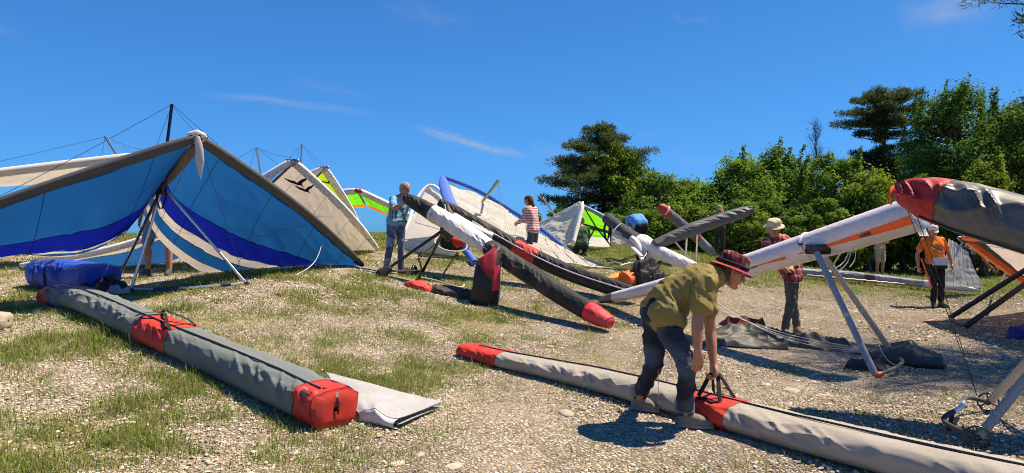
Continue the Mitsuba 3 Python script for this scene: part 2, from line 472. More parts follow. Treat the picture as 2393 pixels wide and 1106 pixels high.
def broadleaf(key, label, base, H, W, seed, col, nleaf=9000, shoots=0, low=.12, lean=0.0, size=.13, group=None, depth=None, nclump=None):
    """a broad-leaved tree: trunk, limbs out to every clump, leaves spread over the clumps"""
    r = np.random.default_rng(seed)
    depth = depth or W
    k = thing(key, label, 'tree', group)
    n = nclump or int(46 + 9 * W * H / 4)
    u = r.standard_normal((n, 3))
    u /= np.linalg.norm(u, axis=1, keepdims=True)
    rad = r.uniform(.35, 1.0, n) ** .5
    c = u * rad[:, None] * V(W / 2 * .82, depth / 2 * .82, H * (1 - low) / 2 * .86)
    c[:, 2] += H * (low + (1 - low) / 2)
    # egg-shaped crown: narrower towards the top, ragged all over
    c[:, :2] *= (1.12 - .45 * sst(.45 * H, H, c[:, 2]))[:, None]
    c[:, 0] += lean * c[:, 2]
    cr = r.uniform(.045, .115, n) * (W * depth * H) ** (1 / 3) * 1.15
    st = np.ones((n, 3)) * V(1, 1, .78)
    n_main = n
    if shoots:
        sx = r.uniform(-.42, .42, shoots) * W
        ss = np.stack([sx, r.uniform(-.3, .3, shoots) * depth, H * (.74 + .20 * r.random(shoots)) - np.abs(sx) * .12 * H / W * 2], 1)
        ss[:, 0] += .04 * H
        chain, rad_ = [], []
        for q in ss:
            ln, tl = r.uniform(.9, 1.7), r.uniform(-.02, .42)
            for t in np.linspace(0, 1, 9):
                chain.append(q + V(tl * ln * (t - .5), .1 * (t - .5), ln * (t - .5)))
                rad_.append(.19 * (1 - .75 * t) + .03)
        c, cr, st = np.vstack([c, chain]), np.concatenate([cr, rad_]), np.vstack([st, np.tile(V(1, 1, 1.2), (len(chain), 1))])
    n = len(c)
    trunk_top = V(lean * H * .7, 0, H * .72)
    path = spl([V(0, 0, -.15), V(.06 * W * (r.random() - .5), 0, H * .28), trunk_top * V(1, 1, .72), trunk_top], 14)
    tr = np.linspace(.045, .010, 14) * H ** .9
    put(k + '__trunk', (lambda m: (m[0] + base, m[1]))(tube(path, tr, 9)), 'mat_bark', V(0, 0, 0))
    limbs = []
    for i in range(n):
        if shoots and i >= n_main and (i - n_main) % 9:
            continue
        j = int(np.clip(np.searchsorted(path[:, 2], c[i, 2] - .35 * np.hypot(*c[i, :2]) - .1), 2, 12))
        mid = (path[j] + c[i]) / 2 + V(0, 0, -.08 * np.linalg.norm(c[i] - path[j])) + r.standard_normal(3) * .06
        q = spl([path[j], mid, c[i]], 6)
        limbs.append(tube(q, np.linspace(min(tr[j] * .55, .05), .008, 6), 5, False))
    lv, lf = join(limbs)
    put(k + '__limbs', (lv + base, lf), 'mat_bark', V(0, 0, 0))
    tag(k + '__limbs', kind='stuff')
    tag(k + '__crown', kind='stuff')
    nleaf = int(nleaf * 1.55)
    wgt = cr ** 2 * st[:, 2]
    i = r.choice(n, nleaf, p=wgt / wgt.sum())
    q = r.standard_normal((nleaf, 3))
    q /= np.linalg.norm(q, axis=1, keepdims=True)
    rr = r.random(nleaf) ** .5 * (1 + .45 * np.abs(r.standard_normal(nleaf)) * (r.random(nleaf) > .55))
    p = c[i] + q * (rr * cr[i])[:, None] * st[i]
    nm = q * .7 + V(0, 0, .55) + r.standard_normal((nleaf, 3)) * .55
    nm /= np.linalg.norm(nm, axis=1, keepdims=True)
    hue = r.uniform(.65, 1.3, n)[i][:, None] * r.uniform(.7, 1.3, (nleaf, 1))
    yel = r.random(n)[i][:, None] * .35
    cc = np.asarray(col) * hue * (1 + yel * V(.7, .25, -.3))
    v, f, cc = leaves(r, p, nm, size, cc)
    put(k + '__crown', (v + base, f), 'mat_leaf', cc, var=0)
    return k


def needle_clumps(r, centres, radii, n_each, col, flat=.5, ln=.16, wd=.020):
    n = len(centres) * n_each
    i = np.repeat(np.arange(len(centres)), n_each)
    q = r.standard_normal((n, 3))
    q /= np.linalg.norm(q, axis=1, keepdims=True)
    p = centres[i] + q * (r.random(n) ** .5 * radii[i])[:, None] * V(1, 1, flat)
    d = q + V(0, 0, .6) + r.standard_normal((n, 3)) * .5
    d /= np.linalg.norm(d, axis=1, keepdims=True)
    s = np.cross(d, r.standard_normal((n, 3)))
    s /= np.linalg.norm(s, axis=1, keepdims=True)
    l = ln * r.uniform(.7, 1.2, n)[:, None]
    v = np.stack([p - s * wd, p + s * wd, p + d * l], 1).reshape(-1, 3)
    c = np.asarray(col) * r.uniform(.6, 1.4, (n, 1)) * r.uniform(.8, 1.25, len(centres))[i][:, None]
    return v, np.arange(3 * n).reshape(-1, 3), np.repeat(c, 3, 0)


def pine(key, label, base, H, tiers, seed, col, lean=0.0, n_each=85, clump=.34, group=None, thick=.036, ln=.16, wd=.02):
    """tiers: (height, reach to the left, reach to the right, boughs)"""
    r = np.random.default_rng(seed)
    k = thing(key, label, 'tree', group)
    path = spl([V(0, 0, -.15), V(lean * H * .3 + .1, 0, H * .35), V(lean * H * .7 - .08, .05, H * .72), V(lean * H, 0, H * .985)], 20)
    put(k + '__trunk', (lambda m: (m[0] + base, m[1]))(tube(path, np.linspace(thick, .006, 20) * H, 9)), 'mat_bark', V(0, 0, 0))
    boughs, cc, cr = [], [], []
    for z, left, right, nb, *az0 in tiers:
        for b in range(nb):
            az = (b + r.uniform(-.3, .3)) * 2 * math.pi / nb + z * 2.1 if not az0 else az0[0] + b * 2 * math.pi / nb
            reach = (right if math.cos(az) > 0 else left) * abs(math.cos(az)) + .5 * (left + right) * .9 * abs(math.sin(az))
            reach *= r.uniform(.75, 1.05)
            zz = z + r.uniform(-.12, .12) * H * .12
            o = np.array([np.interp(zz, path[:, 2], path[:, a]) for a in range(3)])
            e = o + V(math.cos(az) * reach, math.sin(az) * reach, reach * r.uniform(.0, .22))
            q = spl([o, (o + e) / 2 + V(0, 0, -.08 * reach), e], 8)
            boughs.append(tube(q, np.linspace(.012 * H * .5, .006, 8), 5, False))
            m = max(3, int(reach / clump * 1.9))
            for t in np.linspace(.28, 1, m):
                w = .42 * reach * (1 - .55 * t)
                for _ in range(2):
                    cc.append(o + (e - o) * t + V(r.normal() * w * .55, r.normal() * w * .55, .06 + abs(r.normal()) * .10))
                    cr.append(clump * r.uniform(.65, 1.15))
    bv, bf = join(boughs)
    put(k + '__boughs', (bv + base, bf), 'mat_bark', V(0, 0, 0))
    tag(k + '__boughs', kind='stuff')
    tag(k + '__crown', kind='stuff')
    v, f, c = needle_clumps(r, np.array(cc), np.array(cr), n_each, col, ln=ln, wd=wd)
    put(k + '__crown', (v + base, f), 'mat_leaf', c, var=0)
    return k


def tree_at(px, d, top):
    """ground point and height of a tree whose foot is on this sight line and whose top reaches row top"""
    x = (px - CX) / FPX * d
    b = on(x, d, -.05)
    return b, (EYE - (top - CY) / FPX * d) - b[2]


GREEN, DEEP, LIME, PINE = V(.140, .245, .044), V(.074, .142, .034), V(.195, .305, .048), V(.068, .096, .036)
b, h = tree_at(1405, 30, 305)
pine('pine_tree', 'dark pine with long level boughs, standing at the left end of the wood', b, h,
     [(.22 * h, 1.6, 1.0, 4), (.36 * h, 2.7, 1.3, 5), (.47 * h, 2.5, 1.5, 5), (.55 * h, 1.7, 1.8, 5), (.63 * h, 1.9, 1.5, 4), (.71 * h, 1.2, 1.75, 5), (.80 * h, 1.2, 1.2, 4), (.88 * h, .6, 1.25, 4), (.94 * h, .6, .6, 3), (.99 * h, .25, .4, 3)], 21, PINE * 1.2, n_each=58, clump=.31)
b, h = tree_at(1448, 29.0, 328)
broadleaf('broadleaf_tree', 'yellow green broadleaf tree growing up through the dark pine', b, h, 2.4, 22, LIME * .95, 4200, low=.42, size=.15)
b, h = tree_at(2070, 33, 224)
pine('pine_tree', 'tall flat topped pine rising above the broadleaf trees, sky around its upper trunk', b, h,
     [(.48 * h, 1.7, 1.3, 6), (.55 * h, 1.8, 1.2, 6), (.61 * h, 1.4, 1.0, 5), (.67 * h, .9, .9, 3), (.76 * h, 1.1, 1.3, 4), (.82 * h, 1.45, 1.4, 5), (.88 * h, 1.5, 1.3, 6), (.94 * h, 1.15, 1.1, 6), (.985 * h, .7, .8, 5)], 23, PINE * 1.15, n_each=60, clump=.30, thick=.022)

rows = [  # foot px, distance, top row, width m, colour, shoots, leaves, label
    (1528, 27.5, 398, 3.4, GREEN, 0, 8500, 'bright green broadleaf tree just right of the dark pine'),
    (1625, 28.5, 402, 3.6, GREEN * 1.1, 0, 8500, 'round topped broadleaf tree behind the raised red tipped bag'),
    (1595, 25.5, 462, 2.6, LIME * .8, 0, 5000, 'low yellow green broadleaf tree in front of the round topped one'),
    (1728, 28.0, 352, 3.5, GREEN * 1.12, 2, 9000, 'broadleaf tree with a ragged top above the dark grey diagonal bag'),
    (1830, 30.0, 328, 3.4, DEEP * 1.5, 9, 11000, 'broadleaf tree with upright whippy shoots left of the bare twigs'),
    (1950, 27.5, 330, 3.0, GREEN * 1.05, 4, 8000, 'narrow topped broadleaf tree right of the bare twigs'),
    (2030, 26.0, 385, 3.0, LIME * .85, 0, 8000, 'lower sunlit broadleaf tree in front of the flat topped pine'),
    (2235, 28.0, 172, 4.6, DEEP * 1.4, 18, 20000, 'tallest broadleaf tree, with a crown of upright shoots, at the right of the wood'),
    (2400, 27.0, 180, 4.8, DEEP * 1.35, 14, 18000, 'tall broadleaf tree cut by the right edge of the photo'),
    (2300, 24.5, 372, 2.8, LIME * .85, 5, 6500, 'light green young tree with loose sprays in front of the tallest tree'),
    (2165, 25.5, 400, 2.2, DEEP * 1.25, 0, 5500, 'small dark broadleaf tree behind the red nosed bag'),
    (2160, 31.0, 330, 2.6, DEEP, 0, 7000, 'dark broadleaf tree filling the gap between the flat topped pine and the tallest tree'),
]
for i, (px, d, top, w, col, sh, nl, lab) in enumerate(rows):
    b, h = tree_at(px, d, top)
    broadleaf('broadleaf_tree', lab, b, h, w, 40 + i, col, nl, shoots=sh, size=.14, low=.10)
# the shrubs that close the wood down to the grass
for i, (px, d, top, w, col, lab) in enumerate(((1335, 27, 482, 2.7, DEEP, 'dark shrub at the left foot of the dark pine'), (1420, 26, 497, 2.9, DEEP * 1.2, 'dark shrub behind the green and black sail'), (1500, 25.0, 482, 2.5, GREEN * .9, 'green shrub behind the sky blue t-shirt person'),
                                               (1560, 26.5, 482, 2.7, GREEN, 'green shrub behind the red tip of the raised bag'), (1655, 25, 460, 2.7, GREEN, 'green shrub above the middle of the diagonal dark grey bag'), (1720, 24.5, 452, 2.7, GREEN, 'green shrub behind the upper end of the diagonal dark grey bag'),
                                               (1780, 25.5, 452, 2.9, GREEN * .9, 'green shrub behind the beige bucket hat'), (1845, 25, 460, 2.7, DEEP * 1.3, 'darker shrub just right of the beige bucket hat'), (1905, 24.5, 452, 2.7, GREEN, 'green shrub above the grey legs of the white wing'),
                                               (1975, 25, 480, 2.2, GREEN, 'green shrub above the raised half of the white wing'), (2040, 26.5, 480, 2.3, DEEP, 'dark shrub behind the khaki shorts person'), (2110, 26.5, 470, 2.4, DEEP, 'dark shrub between the khaki shorts person and the orange t-shirt man'),
                                               (2190, 27, 470, 2.6, DEEP, 'dark shrub behind the orange t-shirt man'), (2275, 27, 470, 2.6, DEEP, 'dark shrub behind the film sail'), (2370, 26, 470, 2.8, DEEP * 1.1, 'dark shrub behind the orange edged glider'))):
    b, h = tree_at(px, d, top)
    k = broadleaf('shrub', lab, b, h, w, 80 + i, col, 4200, size=.13, low=.0, group='shrubs along the foot of the wood', nclump=34)
    labels[k]['category'] = 'shrub'
# trees deeper in the wood, seen only through gaps
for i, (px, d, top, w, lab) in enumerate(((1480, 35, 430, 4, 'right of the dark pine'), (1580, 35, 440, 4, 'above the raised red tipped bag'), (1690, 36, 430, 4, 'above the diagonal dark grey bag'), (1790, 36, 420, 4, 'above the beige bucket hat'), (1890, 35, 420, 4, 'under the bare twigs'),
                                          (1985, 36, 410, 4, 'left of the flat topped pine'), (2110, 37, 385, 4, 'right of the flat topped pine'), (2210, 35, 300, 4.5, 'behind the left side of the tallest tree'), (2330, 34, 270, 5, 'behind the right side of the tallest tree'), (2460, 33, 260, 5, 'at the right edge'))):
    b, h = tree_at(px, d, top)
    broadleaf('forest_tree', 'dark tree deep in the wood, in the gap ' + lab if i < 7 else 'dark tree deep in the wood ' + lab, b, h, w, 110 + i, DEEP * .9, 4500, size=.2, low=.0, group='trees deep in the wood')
# low undergrowth in the shade between the trunks
_r = np.random.default_rng(77)
n = 22000
ug_d = _r.uniform(28.5, 33.5, n)
ug_x = _r.uniform((1300 - CX) / FPX, (2620 - CX) / FPX, n) * ug_d
ug_top = 1.0 + 1.5 * meshkit.fbm(np.stack([ug_x * .8, ug_d * .8, ug_x * 0], -1), 2)
ug_p = np.stack([ug_x, ug_d, gz(ug_x, ug_d) + ug_top * _r.random(n) ** .8], 1)
ug_n = _r.standard_normal((n, 3)) + V(0, -.4, .8)
ug_n /= np.linalg.norm(ug_n, axis=1, keepdims=True)
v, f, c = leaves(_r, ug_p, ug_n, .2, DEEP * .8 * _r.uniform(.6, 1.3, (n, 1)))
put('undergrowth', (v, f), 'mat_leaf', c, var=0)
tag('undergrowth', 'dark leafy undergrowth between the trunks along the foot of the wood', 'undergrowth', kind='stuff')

b, h = tree_at(1236, 24, 482)
broadleaf('sapling', 'small thin leaved sapling beside the head of the striped shirt person', b, h, 1.3, 131, GREEN, 500, size=.12, low=.35, nclump=16)

# bare dead tree whose twigs show against the sky
b, h = tree_at(1906, 31, 286)
_r = np.random.default_rng(7)
k = thing('bare_tree', 'leafless twiggy tree top standing bare against the sky', 'tree')
stem = spl([b, b + V(.1, 0, h * .5), b + V(-.05, 0, h)], 16)
put(k + '__trunk', tube(stem, np.linspace(.07, .010, 16), 7), 'mat_bark', V(0, 0, 0))
tw = []
for i in range(46):
    t = _r.uniform(.62, .98)
    o = np.array([np.interp(t, np.linspace(0, 1, 16), stem[:, a]) for a in range(3)])
    l = (1.05 - t) * _r.uniform(1.2, 2.6) + .15
    e = o + V(_r.normal() * .34 * l, _r.normal() * .34 * l, l * .8)
    q = spl([o, (o + e) / 2 + V(0, 0, -.05), e], 5)
    tw.append(tube(q, np.linspace(.011, .005, 5), 4, False))
    for _ in range(3):
        a = q[_r.integers(1, 5)]
        tw.append(tube(np.array([a, a + V(_r.normal() * .1, _r.normal() * .1, .16), a + V(_r.normal() * .16, _r.normal() * .1, .30)]), [.006, .005, .004], 4, False))
put(k + '__twigs', join(tw), 'mat_bark', V(0, 0, 0))

# a pine just outside the frame on the right: one bough tip shows top right, and its crown dapples the ground below
base = on(8.95, 8.3, -.05)
pine('pine_tree', 'pine showing only a dark needled bough tip at the top right corner', base, 8.6,
     [(3.75, 2.85, 2.0, 3, 3.10), (4.8, 2.0, 2.5, 6), (5.3, 1.8, 2.2, 6), (5.9, 1.8, 2.2, 6), (6.6, 1.6, 2.0, 6), (7.4, 1.3, 1.4, 4), (8.2, .7, .7, 3)], 29, PINE * 1.1, n_each=60, clump=.26, ln=.11, wd=.008)

# ------------------------------------------------------------------ bags: long soft tubes with a zip, sewn from zones of cloth
NYL, RED, BLACK = V(.125, .148, .145), V(.43, .032, .022), V(.018, .019, .021)


def bag_section(a, e):
    c, s = np.cos(a), np.sin(a)
    return np.sign(c) * np.abs(c) ** e, np.sign(s) * np.abs(s) ** e


def bag_surface(path, w, h, wr, seed, e=.8, sides=72, fold=.02, offset=0.0, t0=0.0, t1=1.0, n=60, flat=True, sag=0.0):
    """points of the bag between t0 and t1 of its length; folds run across it and lean"""
    tt = np.linspace(t0, t1, n)
    full = np.linspace(0, 1, len(path))
    p = np.stack([np.interp(tt, full, path[:, k]) for k in range(3)], 1)
    t, s, u = frames(np.stack([np.interp(np.clip(np.stack([tt - .02, tt + .02]), 0, 1), full, path[:, k]) for k in range(3)], -1).transpose(1, 0, 2).reshape(-1, 3)[:2 * n], None) if False else frames(p, V(0, 0, 1))
    length = np.linalg.norm(np.diff(path, axis=0), axis=1).sum()
    W, H = w(tt), h(tt)
    a = np.linspace(-math.pi, math.pi, sides, endpoint=False) - math.pi / 2
    cs, sn = bag_section(a, e)
    L, AA = np.meshgrid(tt * length, a, indexing='ij')
    lean = np.abs(np.abs((AA + math.pi / 2 + math.pi) % (2 * math.pi) - math.pi))
    q = np.stack([L * 6.5 + 1.3 * lean, lean * 1.1 + L * .4, L * 0 + np.sign(cs)[None] * 3.0], -1)
    folds = np.clip(ridge(q, 2, seed), -.6, 1)
    q2 = np.stack([L * 2.1, AA * .8, L * 0], -1)
    side = np.clip(np.abs(cs)[None] * 1.2 - .15, 0, 1) * (sn[None] > -.75)
    bumps = (meshkit.fbm(q2, 2, seed + 5) - .5) * 1.6
    k = 1 + wr * bumps * .8
    gather = crease(np.stack([L * 10.0 + 2.0 * lean + .8 * np.sin(L * 2.3), lean * .9 + L * .7, L * 0 + np.sign(cs)[None] * 3.0], -1), seed, 2.2)
    gather += .6 * crease(np.stack([L * 4.0 - 1.2 * lean, lean * 1.6 + L * .3, L * 0 + 9 + np.sign(cs)[None]], -1), seed + 1, 3.0)
    slack = sst(.25, .62, meshkit.noise(np.stack([L * 1.3, L * 0 + seed, L * 0 + np.sign(cs)[None] * 5], -1)))
    push = fold * (gather - .45) * np.exp(-((sn[None] - .30) / .55) ** 2) * (.35 + .65 * slack) * np.minimum(1, np.abs(cs)[None] * 2)
    offset = offset + push
    top = np.clip(sn, 0, 1)[None] * sag * np.sin(L * 3.0 + seed) ** 2
    x = (W[:, None] * cs[None] / 2 + np.sign(cs)[None] * offset * np.abs(cs)[None]) * k
    z = (H[:, None] * sn[None] / 2 + offset * sn[None]) * (1 + (k - 1) * .7) - top * H[:, None]
    return p[:, None] + x[..., None] * s[:, None] + z[..., None] * u[:, None], (p, t, s, u)


def bag(key, path, w, h, zones, wr=.09, seed=1, cap0=True, cap1=True, e=.8, mat='mat_nylon', fold=.022, res=300, pucker=.03):
    """zones: (t0, t1, part name, colour)"""
    for i, (t0, t1, part, col, *own) in enumerate(zones):
        zmat = own[0] if own else mat
        P, (pp, t, s, u) = bag_surface(path, w, h, wr, seed, e, offset=.005 if part != 'cover' else 0, t0=t0, t1=t1, n=max(10, int(res * (t1 - t0))), fold=fold)
        n, m = P.shape[:2]
        v, f = P.reshape(-1, 3), grid_faces(n, m, True)
        for at, do, sg in ((0, cap0 and i == 0, 1), (n - 1, cap1 and i == len(zones) - 1, -1)):
            if do:   # gathered end: rings shrinking to a puckered centre
                c = P[at].mean(0)
                rings = []
                for q, bulge in ((.86, .018), (.55, .03), (.12, .02)):
                    pk = 1 + pucker * np.sin(np.arange(m) * 1.7)[:, None]
                    rings.append(c + (P[at] - c) * q * pk - sg * t[at] * bulge)
                base = len(v)
                v = np.vstack([v, *rings])
                order = [np.arange(m) + at * m] + [base + k * m + np.arange(m) for k in range(3)]
                for a, b in zip(order[:-1], order[1:]):
                    k1 = np.roll(np.arange(m), -1)
                    q = np.stack([a, b, b[k1], a[k1]], 1) if sg > 0 else np.stack([a, a[k1], b[k1], b], 1)
                    f = np.vstack([f, q[:, [0, 1, 2]], q[:, [0, 2, 3]]])
        dust = sst(.50, .72, meshkit.fbm(v * 2.3 + seed, 4, 3))[:, None] * .22 + sst(.6, .75, meshkit.fbm(v * V(14, 14, 40), 2, 8))[:, None] * .10
        cc = np.asarray(col) * (1 + .24 * (meshkit.fbm(v * 3.0, 3, 5)[:, None] - .5)) * (1 - dust) + V(.30, .26, .20) * dust * (.35 + min(1, float(np.mean(col)) * 3) * .5)
        put(f'{key}__{part}', (v, f), zmat, cc, var=0)
        if i and mat == 'mat_nylon':
            put(f'{key}__seam', tube(np.vstack([P[0], P[0][:1]]), .0045, 5, False), 'mat_cloth', np.asarray(col) * .55)


def along(path, w, h, t, ang, lift=.004, e=.8):
    """a point on the bag's skin at t of its length and angle ang from its side (pi/2 = top)"""
    full = np.linspace(0, 1, len(path))
    t = np.atleast_1d(t)
    p = np.stack([np.interp(t, full, path[:, k]) for k in range(3)], 1)
    tg = np.stack([np.interp(np.clip(t + .02, 0, 1), full, path[:, k]) - np.interp(np.clip(t - .02, 0, 1), full, path[:, k]) for k in range(3)], 1)
    tg /= np.linalg.norm(tg, axis=1, keepdims=True)
    s = np.cross(tg, [0, 0, 1.0])
    s /= np.linalg.norm(s, axis=1, keepdims=True)
    u = np.cross(s, tg)
    c, sn = bag_section(np.broadcast_to(ang, t.shape), e)
    return p + s * (c * (w(t) / 2 + lift))[:, None] + u * (sn * (h(t) / 2 + lift))[:, None]


def strip(path, width, nrm, thick=.004):
    """a flat webbing strip along a path"""
    path = np.asarray(path, float)
    t = np.gradient(path, axis=0)
    t /= np.linalg.norm(t, axis=1, keepdims=True)
    n = np.broadcast_to(np.asarray(nrm, float), path.shape)
    s = np.cross(t, n)
    s /= np.linalg.norm(s, axis=1, keepdims=True) + 1e-9
    n = np.cross(s, t)
    v = np.stack([path - s * width / 2, path + s * width / 2, path + s * width / 2 + n * thick, path - s * width / 2 + n * thick], 1)
    m = len(path)
    f = grid_faces(m, 4, True)
    e = (m - 1) * 4
    f = np.vstack([f, [[0, 1, 2], [0, 2, 3], [e, e + 2, e + 1], [e, e + 3, e + 2]]])
    return v.reshape(-1, 3), f


def knots(pairs):
    a, b = zip(*pairs)
    return lambda t: np.interp(t, a, b)


def gpath(pts, hh, n=120):
    """a path lying on the ground through the sight lines, raised by half the height"""
    p = spl([G(*q) for q in pts], n)
    p[:, 2] = gz(p[:, 0], p[:, 1]) + .485 * hh(np.linspace(0, 1, n))
    return p


# the grey bag at the left front
w = knots([(0, .22), (.03, .27), (.12, .30), (.45, .335), (.8, .38), (.88, .385), (.97, .38), (1, .37)])
h = knots([(0, .16), (.03, .21), (.12, .24), (.45, .25), (.8, .29), (.88, .30), (1, .28)])
path = gpath([(114, 710), (368, 806), (585, 905), (783, 1000)], h)
tm = float(np.argmin(np.abs(CX + FPX * path[:, 0] / path[:, 1] - 384)) / 119)
k = thing('glider_bag', 'long dark grey glider bag with red ends and red middle band on the grass', 'bag', 'glider bags lying full on the ground')
bag(k, path, w, h, [(0, .10, 'red_end', RED), (.10, tm - .042, 'cover', NYL), (tm - .042, tm + .05, 'middle_band', RED * 1.1), (tm + .05, .953, 'cover', NYL), (.953, 1, 'red_end', RED)], wr=.12, seed=3, fold=.040, res=420, pucker=0, e=.6)
tt = np.linspace(.07, .985, 90)
zp = along(path, w, h, tt, np.interp(tt, [0, 1], [1.45, 1.36]), .011, .6)
put(k + '__zip', tube(zp, .0085, 6), 'mat_gloss', V(.02, .02, .022))
zp2 = np.vstack([along(path, w, h, [.985], 1.36, .010), path[-1:] + unit(path[-1] - path[-6]) * .03 + V(0, 0, .08), path[-1:] + unit(path[-1] - path[-6]) * .036 + V(0, 0, -.03)])
put(k + '__zip', tube(spl(zp2, 10), .0085, 6), 'mat_gloss', V(.02, .02, .022))
put(k + '__zip_pull', box(zp2[1] + V(0, 0, .03), .022, .02, .035), 'mat_metal', V(.8, .8, .8))
for s_, a0 in ((1, 2.05), (-1, .95)):   # the two webbing handles thrown over the middle band
    q = along(path, w, h, tm + np.array([-.05, -.038, .0, .038, .05]), np.array([a0, a0 * .8 + .3, 1.55, a0 * .8 + .3, a0]), .014, .6)
    q[1:4] += V(0, 0, .03)
    q[2] += V(.05 * s_, .02, .035)
    put(k + '__handle', strip(spl(q, 26), .028, V(0, 0, 1)), 'mat_cloth', BLACK)
for t_ in (tm - .04, tm + .035):
    put(k + '__strap', strip(along(path, w, h, np.full(16, t_), np.linspace(.7, 2.5, 16), .012, .6), .014, V(0, 0, 1)), 'mat_cloth', BLACK)


def patch(tc, a, dl, da, lift, inset=0.0):
    """a sewn patch on the bag's skin"""
    P = np.array([along(path, w, h, np.linspace(tc - dl, tc + dl, 10), a + x, lift, .6) for x in np.linspace(-da, da, 8)])
    return P.reshape(-1, 3), grid_faces(8, 10)


kl = put(k + '__label_patch', patch(.978, .80, .017, .26, .014), 'mat_cloth', V(.28, .19, .18), smooth=True)
for i in range(3):   # worn red stitching, too faded to read
    q = along(path, w, h, np.linspace(.965, .988, 14), .72 + i * .08 + .02 * np.sin(np.arange(14) * 2.3 + i), .019, .6)
    put(kl + '__stitching', tube(q, .003, 4), 'mat_cloth', V(.45, .05, .04))
kw = put(k + '__card_window', patch(.977, 2.15, .018, .32, .012), 'mat_cloth', V(.015, .015, .015), smooth=True)
put(kw + '__card', patch(.977, 2.15, .014, .24, .015), 'mat_gloss', V(.36, .06, .10), smooth=True, var=.7, freq=26)
q = along(path, w, h, np.full(14, .995), np.linspace(.85, -.75, 14), .006, .6)
put(k + '__piping', tube(q, .005, 5), 'mat_nylon', RED * .7)

# the beige bag that the man lifts
w = knots([(0, .29), (.05, .31), (.3, .33), (.5, .345), (.7, .385), (1, .41)])
h = knots([(0, .13), (.05, .155), (.3, .195), (.5, .205), (.6, .205), (.8, .22), (1, .24)])
pa = [q + V(.03, .16, 0) for q in (G(1080, 838), G(1330, 903), G(1560, 968), G(1690, 1010))]
pa += [on(2.17, 4.22), on(2.70, 3.52), on(3.45, 2.60)]
path = spl(pa, 140)
path[:, 2] = gz(path[:, 0], path[:, 1]) + .485 * h(np.linspace(0, 1, 140))
_d = np.linalg.norm(path[:, None] - np.array(pa)[None], axis=2).argmin(0) / 139.0
BEIGE = V(.285, .27, .235)
k = thing('glider_bag', 'long pale beige glider bag with red end and band, gripped by the stooping man', 'bag', 'glider bags lying full on the ground')
tb = _d[3]
bag(k, path, w, h, [(0, .095, 'red_end', RED), (.095, tb - .032, 'cover', BEIGE), (tb - .032, tb + .028, 'middle_band', RED), (tb + .028, 1, 'cover', BEIGE)], wr=.14, seed=8, fold=.038, res=460, pucker=0)
tt = np.linspace(.03, 1, 120)
put(k + '__zip', tube(along(path, w, h, tt, np.interp(tt, [0, .3, .6, 1], [1.62, 1.75, 1.6, 1.42]), .009), .0075, 6), 'mat_gloss', V(.015, .014, .018))
HANDLE = along(path, w, h, [tb], 1.57, .0)[0] + V(-.04, .0, .185)
for a_ in (1.15, 1.95):
    q = np.vstack([along(path, w, h, [tb - .019], a_, .01), HANDLE[None] + V(-.02, (1.5 - a_) * .03, 0), HANDLE[None] + V(.03, (1.5 - a_) * .03, 0), along(path, w, h, [tb + .011], a_, .01)])
    q = np.array([np.interp(np.linspace(0, 3, 25), np.arange(4), q[:, j]) for j in range(3)]).T
    q[1:-1] = (q[:-2] + q[1:-1] * 2 + q[2:]) / 4
    put(k + '__handle', strip(q, .03, V(0, -.6, .8), .006), 'mat_cloth', BLACK)
for a_ in (.8, 2.2):
    q = along(path, w, h, tb + np.array([-.02, -.008, .006]), np.array([a_, a_ + .25, a_ + .1]), .012)
    put(k + '__strap_end', strip(spl(q, 8), .03, V(0, -.5, .8), .004), 'mat_cloth', BLACK)

# end of another beige bag at the left edge
w = knots([(0, .3), (1, .26)])
h = knots([(0, .22), (.8, .21), (1, .15)])
e1 = G(14, 768)
path = spl([e1 + V(-1.6, -.5, 0), e1 + V(-.7, -.2, 0), e1], 60)
path[:, 2] = gz(path[:, 0], path[:, 1]) + .47 * h(np.linspace(0, 1, 60))
k = thing('glider_bag', 'rounded beige bag end poking in at the left edge of the photo', 'bag')
bag(k, path, w, h, [(0, .9, 'cover', V(.36, .32, .25)), (.9, 1, 'bag_end', V(.36, .31, .24))], wr=.10, seed=15)

# light grey groundsheet folded double beside the grey bag
k = thing('folded_tarp', 'light grey tarpaulin folded double on the gravel beside the red bag end', 'tarpaulin')
c = [G(762, 888), G(838, 985), G(938, 1003), G(1030, 958)]


def quad(c, n, m):
    a, b = np.meshgrid(np.linspace(0, 1, n), np.linspace(0, 1, m), indexing='ij')
    a, b = a[..., None], b[..., None]
    return (1 - a) * (1 - b) * c[0] + (1 - a) * b * c[1] + a * b * c[2] + a * (1 - b) * c[3], a[..., 0], b[..., 0]


for nm, base_, off in (('lower_layer', .012, 0), ('upper_layer', .075, .02)):
    P, a, b = quad([c[0], c[1], c[2] + V(-off, .0, 0), c[3] + V(off, 0, 0)], 44, 26)
    z = base_ * (.55 + .45 * np.sin(a * 2.6 + .4)) + .014 * np.clip(ridge(np.stack([a * 3.2, b * 1.6 + a, a * 0 + off * 50], -1), 2, 4), -.5, 1) + .02 * sst(.75, 1, a) * (off > 0) * (1 - b) + .03 * b * np.sin(a * 4) ** 2
    P[..., 2] = gz(P[..., 0], P[..., 1]) + np.maximum(z, .008 + base_ * .6)
    up_ = P + V(0, 0, .005)
    v = np.vstack([P.reshape(-1, 3), up_.reshape(-1, 3)])
    g = grid_faces(44, 26)
    put(f'{k}__{nm}', (v, np.vstack([g, g[:, ::-1] + 44 * 26])), 'mat_nylon', V(.31, .32, .33), var=.12, freq=4)
q = np.array([P[i, -1] + (P[i, -2] - P[i, -1]) * 0 for i in range(44)])
Rm = []
